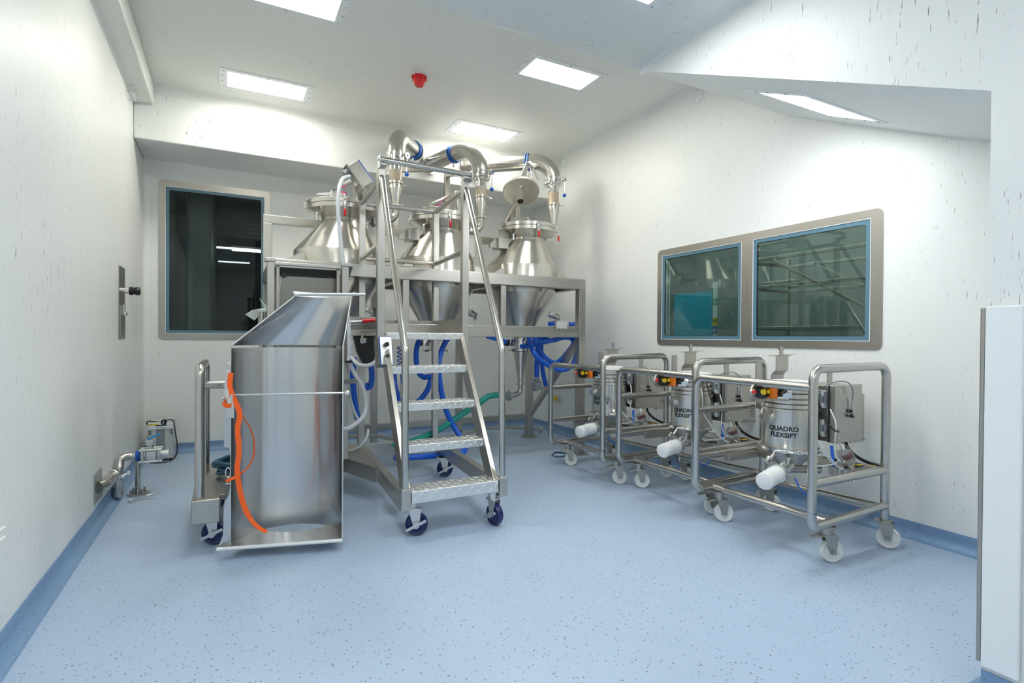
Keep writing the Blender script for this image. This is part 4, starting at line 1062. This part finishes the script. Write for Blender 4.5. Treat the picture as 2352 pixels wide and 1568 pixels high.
# emergency stop bracket
ey = .32; EX = -.08
pr = [(.12+.05*math.cos(a)-.0, .05*math.sin(a)) for a in [PI/2+PI*k/10 for k in range(11)]]+[(.39, -.05), (.39, .05)]
MB().prism([(x_-.07, z_) for x_, z_ in pr], (.03+EX, ey+.04, .93), (1, .12, 0), (0, 0, 1), .012).build('stop_bracket', STEELD, cart)
p = Vector((.045+EX, ey+.03, .932)); q = MB().cyl(p+Vector((0, .01, 0)), p+Vector((0, -.006, 0)), .017, seg=18); q.build('button_collar', GALV, cart)
MB().cyl(p, p+Vector((0, -.016, 0)), .011, seg=16).build('stop_button', RED, cart)
p = Vector((.125+EX, ey+.025, .932)); MB().lathe([(0, 0), (.045, 0), (.045, .03), (.035, .045), (0, .048)], p+Vector((.0, .02, 0)), (0, -1, 0), seg=28).build('beacon_module', BLACK, cart)
for dx_, rr in ((-.028, .0165), (.012, .012)):
    MB().cyl(p+Vector((dx_, -.02, 0)), p+Vector((dx_, -.034, 0)), rr, seg=18).build('yellow_lamp', YELLOW, cart)
q = MB().box((.158+EX, ey-.03, .890), (.190+EX, ey+.03, .968), .004).box((.158+EX, ey-.05, .963), (.25+EX, ey+.02, .971), .002); q.build('orange_clip', ORANGEP, cart)
q = MB().box((.192+EX, ey-.02, .898), (.27+EX, ey+.03, .948), .004).cyl((.20+EX, ey-.035, .918), (.26+EX, ey-.03, .933), .012, seg=10); q.build('sensor', BLACK, cart)
q = MB().cyl((.275+EX, ey+.03, .918), (.31+EX, ey-.02, .918), .05, seg=28).cyl((.295+EX, ey+.0, .918), (.318+EX, ey-.03, .918), .038, seg=28).box((.20+EX, ey+.02, .953), (.33+EX, ey+.06, .973), .003); q.build('knob_clamp', CHROME, cart)
# control cabinet with connectors
kx0, kx1, ky, kz0, kz1 = .545, .822, .20, .60, .955
cab = MB().box((kx0, ky+.05, kz0), (kx1-.005, ky+.26, kz1), .006).build('control_cabinet', STEELD, cart)
MB().box((kx0-.003, ky+.044, kz0-.002), (kx1+.002, ky+.052, kz1+.002), .002).build('door_seal', BLACKSEAL, cab)
MB().box((kx0-.004, ky, kz0-.004), (kx1+.004, ky+.044, kz1+.004), .007).build('door', STEEL, cab)
for x_ in (kx0+.03, kx1-.025):
    for z_ in (kz0+.03, kz1-.03): MB().cyl((x_, ky, z_), (x_, ky-.004, z_), .008, seg=12).build('screw', CHROME, cab)
for z_ in (.87, .69):
    q = MB().box((kx0-.03, ky+.055, z_-.055), (kx0, ky+.17, z_+.055), .010).box((kx0-.055, ky+.065, z_-.040), (kx0-.03, ky+.16, z_+.040), .008); cn = q.build('connector', GREY, cab)
    q = MB()
    for s_ in (-1, 1): MB().obox((kx0-.05, ky+.058, z_+s_*.035), (.02, .016, .026), (1, 0, 0)).tube(fillet([(kx0-.02, ky+.055, z_+s_*.05), (kx0-.06, ky+.055, z_+s_*.05), (kx0-.06, ky+.055, z_+s_*.02)], .01), .004, 8).build('latch', LGREY, cn)
lp = MB().box((.812, .262, .565), (.962, .272, .885), .003).build('louvre_plate', STEEL, cart)
q = MB()
for z_ in (.63, .655, .68):
    for x_ in (.865, .925): q.obox((x_, .259, z_), (.045, .014, .010), (1, 0, 0), (0, -.6, 1), .003)
q.build('louvres', STEEL, lp)
q = MB()
for x_ in (.85, .945): q.cyl((x_, .262, .585), (x_, .247, .585), .010, seg=12)
q.build('bolts', CHROME, lp)
MB().cyl((.60, .55, .70), (.60, .72, .70), .09).build('motor', STEELD, cart)
# white silencer and its manifold
si = Vector((.02, .27, .43)); ax = Vector((.955, .28, .06)).normalized()
b = MB(); prof = [(0, -.09), (.045, -.09), (.050, -.085), (.050, -.02)]
for k in range(6): prof += [(.0505, -.015+.018*k), (.047, -.010+.018*k), (.047, -.004+.018*k)]
prof += [(.050, .098), (.048, .105), (0, .105)]
b.lathe(prof, si, ax, seg=30); b.build('silencer', WHITE, cart)
q = MB().lathe([(.03, .105), (.055, .107), (.058, .122), (.055, .135), (.03, .138)], si, ax, seg=28); q.cyl(si+ax*.13, si+ax*.25, .024, seg=16)
q.lathe([(.02, .16), (.034, .162), (.034, .185), (.02, .187)], si, ax, seg=20); q.ball(si+ax*.23, .036, 16); q.build('manifold', CHROME, cart)
q = MB(); m0 = si+ax*.22
q.cyl(m0, m0+Vector((.01, -.03, .08)), .014, seg=10).cyl(m0+Vector((-.02, 0, 0)), m0+Vector((-.02, .0, -.06)), .012, seg=10).obox(m0+Vector((.01, -.035, .03)), (.06, .03, .03), (1, .2, .1)).obox(m0+Vector((-.06, -.04, .03)), (.03, .02, .06), (1, .2, .3))
q.cyl(m0+Vector((-.09, .05, .03)), m0+Vector((-.01, .05, .10)), .009, seg=8).obox(m0+Vector((-.09, .04, .06)), (.04, .02, .03), (1, 0, 1)); q.build('fittings', CHROME, cart)
MB().cyl(si+ax*.24, Vector((.58, .33, .405)), .026, seg=18).build('feed_pipe', STEELT, cart)
# clear cup regulator on the shelf
rg = Vector((.56, .14, .50)); ra = Vector((.45, -.1, -.85)).normalized()
MB().lathe([(0, -.07), (.038, -.065), (.044, -.05), (.044, .0), (.03, .015), (0, .02)], rg, ra, seg=24).build('clear_cup', LENS, cart)
MB().lathe([(.02, -.058), (.034, -.055), (.034, -.03), (0, -.03)], rg+ra*-.004+Vector((-.008, -.02, 0)), ra, seg=18).build('red_float', plain('dusky_red', (.17, .075, .085), .3), cart)
q = MB().cyl(rg+ra*.01, rg+ra*.09, .026, seg=18).obox(rg+ra*.085, (.07, .04, .035), (1, .1, -.2)).obox(rg+ra*.09+Vector((.07, .01, .005)), (.04, .035, .04), (1, .1, 0)).cyl(rg+ra*.09, rg+ra*.09+Vector((0, -.01, -.05)), .010, seg=8).obox(rg+ra*.08+Vector((-.06, 0, .005)), (.05, .035, .05), (1, 0, 0)); q.build('regulator', CHROME, cart)
MB().box((.455, .15, .42), (.50, .19, .47), .004).build('clamp_block', STEELD, cart)
# tubes and cables
def cable(n, pts, r, m, k=7): return MB().tube(spline(pts, k), r, 8).build(n, m, cart)
cable('black_cable', [(.285, .17, .955), (.29, .15, .87), (.30, .12, .78), (.345, .10, .72), (.42, .11, .695), (.50, .16, .69)], .0048, BLACK)
cable('air_tube', [(.22, .17, .93), (.20, .15, .83), (.21, .16, .76), (.27, .16, .67), (.33, .15, .58), (.40, .12, .50), (.46, .10, .47)], .0038, CLEAR)
cable('air_tube', [(.24, .17, .88), (.235, .15, .80), (.25, .16, .70), (.32, .14, .60), (.40, .11, .50), (.48, .12, .455)], .0038, CLEAR)
cable('air_tube', [(.45, .18, .82), (.41, .12, .74), (.40, .12, .62), (.43, .12, .53), (.49, .13, .50)], .0038, CLEAR)
cable('air_tube', [(.33, .22, .47), (.40, .2, .475), (.47, .16, .49), (.53, .15, .54), (.57, .17, .60)], .0036, CLEAR)
cable('air_tube', [(.57, .19, .60), (.55, .15, .54), (.50, .12, .50), (.46, .1, .52)], .0036, CLEAR)
cable('air_tube', [(.60, .21, .60), (.585, .15, .53), (.55, .11, .47), (.60, .08, .43), (.68, .08, .41)], .0036, CLEAR)
cable('air_tube', [(.62, .21, .60), (.64, .16, .55), (.63, .13, .50), (.58, .12, .48), (.53, .13, .53), (.55, .18, .60)], .0036, GREY)
cable('blue_tube', [(.50, .20, .59), (.495, .19, .53), (.49, .18, .45)], .009, BLUEH)
cable('blue_tube', [(.25, .27, .40), (.27, .25, .34), (.32, .23, .29), (.39, .24, .285), (.44, .26, .31)], .0045, BLUEH)
cable('power_cable', [(.68, .22, .60), (.685, .21, .56), (.72, .18, .51), (.78, .14, .47), (.82, .10, .455), (.80, .08, .445), (.72, .1, .455), (.62, .12, .46)], .011, BLACK)
cable('earth_wire', [(.62, .22, .60), (.64, .2, .55), (.60, .16, .47), (.70, .11, .47), (.80, .09, .45)], .004, YELLOW)
cable('sensor_cable', [(.50, .25, .955), (.54, .2, .985), (.61, .17, .98), (.665, .17, .93), (.685, .185, .86), (.68, .19, .80)], .0042, GREY)
q = MB().bar((.68, .188, .805), (.678, .185, .76), .018, .018).bar((.67, .185, .762), (.70, .183, .757), .016, .016); q.build('sensor_plug', BLACK, cart)
cable('tie_wire', [(.60, .19, .90), (.66, .17, .86), (.68, .17, .80), (.64, .18, .78), (.58, .19, .81)], .0016, CLEAR)
c2 = dup(cart, (2.86, 2.685, 0), 'middle of the three tube-framed sifter carts')
c3 = dup(cart, (2.765, 3.60, 0), 'farthest of the three tube-framed sifter carts, beside the hopper frame')
cart.location = (2.80, 1.80, 0)

# ================================================================== HOSES AROUND THE RIG
def hose(name, pts, r, m, label, cat='hose', y=None, k=8, ribs=None, group=None):
    pl = spline(ats(pts, y), k)
    if ribs:
        L = [0]
        for a, b_ in zip(pl, pl[1:]): L.append(L[-1]+(b_-a).length)
        n = int(L[-1]/ribs); out = []; j = 0
        for i in range(n+1):
            s_ = L[-1]*i/n
            while j < len(L)-2 and L[j+1] < s_: j += 1
            f = (s_-L[j])/max(1e-9, L[j+1]-L[j]); out.append(pl[j].lerp(pl[j+1], f))
        pl = out; rr = lambda i: r if i % 2 else r*.91
    else: rr = r
    return tag(MB().tube(pl, rr, 14).build(name, m, sharp=80 if not ribs else 25), label, cat, group)
BG = 'bright blue hoses on the hopper frame'
hose('blue_hose', [(1262, 744, 4.9), (1285, 741, 4.95), (1312, 745, 5.0), (1324, 744, 5.1), (1318, 772, 5.2), (1290, 776, 5.2), (1262, 783, 5.15), (1238, 789, 5.1), (1210, 794, 5.1), (1196, 795, 5.15)], .024, BLUEH, 'blue hose looping over the middle beam at the right end of the frame', group=BG)
hose('blue_hose', [(1214, 770, 5.1), (1219, 792, 5.0), (1230, 815, 4.95), (1250, 833, 4.95), (1280, 848, 4.98), (1303, 847, 5.0), (1318, 832, 5.05), (1325, 805, 5.1), (1324, 782, 5.15), (1315, 768, 5.2)], .027, BLUEH, 'blue hose sagging in a wide bow below the right hopper', group=BG)
hose('blue_hose', [(1226, 768, 5.2), (1236, 800, 5.1), (1258, 825, 5.05), (1278, 832, 5.05), (1300, 812, 5.1), (1317, 785, 5.2), (1300, 774, 5.25), (1270, 782, 5.2), (1250, 775, 5.2)], .024, BLUEH, 'blue hose coiled tighter behind the slanting brace', group=BG)
b1 = hose('blue_hose', [(1240, 768, 5.25), (1236, 800, 5.25), (1233, 835, 5.25), (1233, 866, 5.25)], .030, BLUEH, 'short blue hose hanging straight down to a dark plug', group=BG)
p = at(1233, 880, y=5.25); q = MB().cyl(p+Vector((0, 0, .06)), p+Vector((0, 0, .02)), .032).obox(p+Vector((0, 0, -.03)), (.10, .08, .10), (1, .2, .25), (0, 0, 1), .01)
q.build('hose_plug', GREY, b1)['label'] = 'dark grey plug'
hose('blue_hose', [(1247, 768, 5.3), (1243, 800, 5.3), (1245, 840, 5.3), (1250, 870, 5.3), (1254, 886, 5.3)], .026, BLUEH, 'blue hose hanging beside the one with the plug', group=BG)
hose('blue_hose', [(1118, 772, 5.1), (1140, 778, 5.1), (1162, 785, 5.12)], .024, BLUEH, 'blue hose end reaching the right outlet valve from the left', group=BG)
hose('blue_hose', [(968, 770, 5.05), (958, 795, 5.0), (956, 825, 5.0), (962, 855, 5.0), (974, 866, 5.0), (986, 864, 5.02), (989, 872, 5.02), (980, 898, 5.0), (960, 922, 5.0), (940, 930, 5.0), (920, 920, 5.0), (908, 890, 5.0), (905, 860, 5.05)], .026, BLUEH, 'blue hose curving twice behind the treads under the middle hopper', group=BG)
hose('blue_hose', [(1035, 770, 5.05), (1022, 788, 5.0), (1011, 815, 4.98), (1008, 850, 4.95), (1013, 895, 4.95), (1024, 940, 4.95), (1040, 975, 4.95), (1058, 1003, 4.9), (1070, 1022, 4.85), (1064, 1038, 4.72), (1048, 1042, 4.7), (1000, 1046, 4.62), (945, 1050, 4.55), (905, 1050, 4.55)], .027, BLUEH, 'blue hose falling from the middle hopper to the floor behind the ladder', group=BG)
hose('blue_hose', [(812, 820, 4.75), (811, 860, 4.75), (812, 900, 4.75), (816, 935, 4.75), (822, 962, 4.75)], .028, BLUEH, 'blue hose hanging just right of the scoop edge', group=BG)
hose('blue_hose', [(842, 815, 5.0), (851, 835, 5.0), (854, 862, 5.0), (851, 885, 5.0), (842, 890, 5.0), (838, 880, 5.0)], .026, BLUEH, 'short blue hose bend below the small control box', group=BG)
hose('blue_hose', [(933, 655, 5.1), (932, 690, 5.1), (931, 725, 5.1)], .015, BLUEH, 'thin blue hose beside the middle hopper cone', group=BG)
sp = [at(918, 795+k*1.35, y=4.75)+Vector((.022*math.cos(k*.9), .022*math.sin(k*.9), 0)) for k in range(44)]
sc = tag(MB().tube([at(918, 770, y=4.75)]+sp+[at(921, 870, y=4.75), at(922, 890, y=4.75)], .0055, 8).build('coiled_air_hose', BLUEP), 'dark blue spring-coiled air hose left of the handrail', 'hose')
MB().cyl(at(921, 880, y=4.75), at(922, 915, y=4.75), .014, seg=12).build('coupling', CHROME, sc)
hose('green_hose', [(1158, 905, 5.18), (1140, 907, 5.15), (1120, 911, 5.1), (1095, 930, 5.05), (1062, 950, 5.0), (1025, 976, 4.95), (985, 998, 4.9), (945, 1014, 4.85), (905, 1020, 4.85), (870, 1022, 4.9)], .032, GREENH, 'green ribbed hose sloping from the right outlet down behind the ladder', ribs=.008)
g1 = hose('grey_hose', [(1242, 987, 5.93), (1215, 984, 5.95), (1170, 982, 5.97), (1110, 984, 5.9), (1070, 994, 5.72), (1020, 1006, 5.5), (960, 1011, 5.4), (905, 1008, 5.42), (868, 1001, 5.5), (830, 1000, 5.45), (785, 1002, 5.4)], .022, GREYH, 'grey ribbed hose lying on the floor under the hopper frame', ribs=.016)
p = at(1242, 987, y=5.93); MB().torus(p, .036, .012, (1, 0, 0)).build('hose_coupling', CHROME, g1)
hose('grey_hose', [(800, 830, 4.6), (800, 870, 4.6), (804, 910, 4.6), (812, 940, 4.6), (820, 958, 4.6), (826, 970, 4.6)], .012, CLEAR, 'thin clear ribbed hose hanging right of the scoop', ribs=.01)
hose('drain_tube', [(846, 985, 4.72), (843, 1002, 4.7), (834, 1016, 4.66), (822, 1028, 4.6), (805, 1034, 4.55), (788, 1032, 4.5)], .012, CLEAR, 'clear tube ending on the ladder base beside the scoop')
hose('cable_loop', [(1268, 1047, 4.42), (1275, 1039, 4.52), (1295, 1040, 4.47), (1302, 1044, 4.40), (1290, 1048, 4.36), (1272, 1048, 4.40)], .008, TEAL, 'small dark cable loop on the floor by the farthest cart', 'cable')
wb = thing('plastic_sheet', at(590, 715, y=5.0), 'crumpled clear plastic on a small steel post beside the tall window', 'plastic')
pts = [[at(563, 722, y=4.95), at(585, 735, y=4.95)], [at(580, 712, y=4.95), at(592, 728, y=5.0)], [at(600, 708, y=5.0), at(604, 716, y=5.0)], [at(617, 704, y=5.0), at(619, 714, y=4.97)]]
MB().sheet(pts, .004).build('loose_film', CLEAR, wb)
MB().sheet([[at(596, 686, y=4.98), at(600, 690, y=5.0)], [at(608, 698, y=5.0), at(606, 703, y=5.02)], [at(618, 704, y=5.0), at(612, 710, y=5.0)]], .004).build('loose_film', CLEAR, wb)
MB().cyl(at(603, 716, y=5.02), at(603, 760, y=5.02), .035).build('stub_pipe', STEELT, wb)
MB().cyl(at(603, 712, y=5.02), at(603, 716, y=5.02), .05).build('stub_cap', CLEAR, wb)
a = at(603, 760, y=5.02); MB().cyl(a, (a.x, a.y, 0), .03).build('stand', STEELT, wb)

# ================================================================== LEFT WALL PIPEWORK AND FLOOR BOX
dr = thing('drain_pipe', at(285, 1090, y=4.95), 'stainless drain pipe with a ball valve, low on the left wall', 'pipe')
wp = at(223, 1116, x=XL)
MB().box((XL, wp.y-.11, wp.z-.10), (XL+.008, wp.y+.11, wp.z+.10), .003).build('wall_plate', STEELT, dr)
P0 = Vector((XL+.005, wp.y, wp.z-.01)); P1 = at(257, 1094, y=4.87)
pl_ = fillet([P0, P0+Vector((.03, .04, .005)), P1+Vector((0, -.06, 0)), P1], .04)
MB().tube(pl_, .042, 18).build('branch_pipe', STEELT, dr)
zp = at(320, 1046, y=5.06).z
u_ = fillet([P1-Vector((0, .01, 0)), at(258, 1100, y=4.91), at(257, 1149, y=4.92), at(269, 1147, y=4.96), at(270, 1075, y=4.99), (at(274, 1050, y=5.02).x, 5.02, zp), (at(300, 1050, y=5.06).x, 5.06, zp), (at(330, 1046, y=5.06).x, 5.06, zp)], .05, 8)
for p in u_: p.z = max(p.z, .04); p.x = max(p.x, XL+.04)
MB().tube(u_, .030, 18).build('trap_pipe', STEELT, dr)
q = MB().torus(P1, .046, .012, (.3, 1, .2)).cyl(P1+Vector((.04, 0, -.01)), P1+Vector((.10, .02, .01)), .008, seg=10).obox(P1+Vector((.05, 0, -.01)), (.07, .02, .02), (1, .2, .2)).obox(P1+Vector((.10, .02, .01)), (.025, .02, .03), (1, .2, .2)); q.build('pipe_clamp', CHROME, dr)
px_ = at(317, 1046, y=5.06)
MB().torus((px_.x-.006, 5.06, zp), .035, .009, (1, 0, 0)).torus((px_.x+.008, 5.06, zp), .035, .009, (1, 0, 0)).build('blue_clamp', BLUEP, dr)
MB().cyl((px_.x, 5.06, .012), (px_.x, 5.06, zp-.04), .019).build('support_post', STEELT, dr)
b = MB().cyl((px_.x, 5.06, 0), (px_.x, 5.06, .012), .075, seg=32)
for k in range(4): b.cyl((px_.x+.052*math.cos(k*PI/2+.7), 5.06+.052*math.sin(k*PI/2+.7), .01), (px_.x+.052*math.cos(k*PI/2+.7), 5.06+.052*math.sin(k*PI/2+.7), .045), .009, seg=8)
b.build('floor_flange', STEELT, dr)
vx = at(346, 1045, y=5.06).x
b = MB().box((vx-.035, 5.02, zp-.04), (vx+.045, 5.10, zp+.04), .012)
for s_ in (-.05, .06): b.box((vx+s_-.01, 5.005, zp-.05), (vx+s_+.008, 5.115, zp+.05), .008)
for yy in (5.015, 5.105):
    for zz in (-.045, .045): b.cyl((vx-.07, yy, zp+zz), (vx+.08, yy, zp+zz), .010, seg=10)
b.cyl((vx-.10, 5.06, zp), (vx+.12, 5.06, zp), .030, seg=20).cyl((vx+.115, 5.06, zp), (vx+.122, 5.06, zp), .042, seg=20)
vb = b.build('ball_valve', GALV, dr)
MB().cyl((vx, 5.06, zp+.04), (vx, 5.06, zp+.085), .022, seg=14).build('valve_stem', CHROME, vb)
MB().box((vx-.03, 5.035, zp+.075), (vx+.02, 5.085, zp+.125), .006).build('lever_root', GALV, vb)
MB().bar((vx-.02, 5.05, zp+.125), (vx+.065, 5.03, zp+.165), .03, .016).build('blue_lever', HANDLEB, vb)
# loose pipe clamp on the floor
cl = thing('loose_clamp', at(325, 1148, z=0), 'loose steel pipe clamp lying on the floor by the post', 'clamp')
c = at(325, 1146, z=.012); pts = [c+Vector((-.07+.14*k/10, .02*math.sin(PI*k/10)-.03+.06*k/10, .008)) for k in range(11)]
MB().ribbon(pts, ZU, .026, .006).build('clamp_half', CHROME, cl)
MB().obox(c+Vector((-.065, -.03, .004)), (.03, .02, .028), (1, .4, 0)).build('clamp_lug', CHROME, cl)
MB().cyl(c+Vector((.03, .0, .022)), c+Vector((.085, .03, .022)), .007, seg=10).build('wing_screw', CHROME, cl)

# floor-standing grey instrument
ups = thing('instrument_box', (-.595, 6.42, 0), 'small grey mains instrument standing on the floor in the far left corner', 'instrument')
X0_, X1_, Yf, Yb = -.700, -.492, 6.28, 6.57
body = MB().box((X0_, Yf, .02), (X1_, Yb, .385), .008).build('case', LGREY, ups)
MB().box((X0_+.01, Yf+.01, 0), (X1_-.01, Yb-.01, .022), .003).build('base', BLACK, ups)
MB().box((X0_-.002, Yf-.008, .315), (X1_+.002, Yf+.02, .378), .006).build('fascia', WHITE, ups)
MB().box((X0_+.065, Yf-.001, .03), (X0_+.140, Yf+.004, .315), .002).build('front_strip', GREY, ups)
MB().box((X0_+.06, Yf-.0095, .349), (X0_+.155, Yf-.007, .361), .001).build('display', BLACK, ups)
MB().box((X0_+.005, Yf-.0095, .362), (X0_+.085, Yf-.007, .373), .001).build('yellow_label', YELLOW, ups)
for k in range(4): MB().box((X0_+.07+.021*k, Yf-.0105, .331), (X0_+.083+.021*k, Yf-.007, .338), .001).build('key', GREY, ups)
q = MB()
for k in range(4):
    for x_ in (X0_+.003, X1_-.028): q.box((x_, Yf-.002, .262+.012*k), (x_+.025, Yf+.001, .267+.012*k), .0005)
q.build('vent_slots', BLACK, ups)
pl_ = thing('mains_cable', (-.55, 6.35, .39), 'black mains cable with plug draped over the grey instrument', 'cable')
pc = at(378, 969, y=6.30)
q = MB().cyl(pc+Vector((-.004, -.03, .004)), pc+Vector((-.004, .02, .004)), .026, seg=20); q.build('plug', BLACK, pl_)
MB().box(pc+Vector((-.012, -.034, -.012)), pc+Vector((-.002, -.029, .018)), .001).build('plug_pin', GALV, pl_)
MB().tube(spline(ats([(340, 976, 6.28), (337, 970, 6.28), (342, 967, 6.3), (355, 968, 6.32), (370, 969, 6.31)]), 6), .006, 8).build('lead', BLACK, pl_)
MB().tube(spline(ats([(380, 966, 6.32), (390, 963, 6.33), (398, 966, 6.3), (401, 980, 6.26), (404, 1000, 6.22), (407, 1020, 6.2), (406, 1040, 6.2), (400, 1052, 6.2), (390, 1058, 6.19), (370, 1062, 6.17), (345, 1063, 6.17)]), 6), .0055, 8).build('lead', BLACK, pl_)
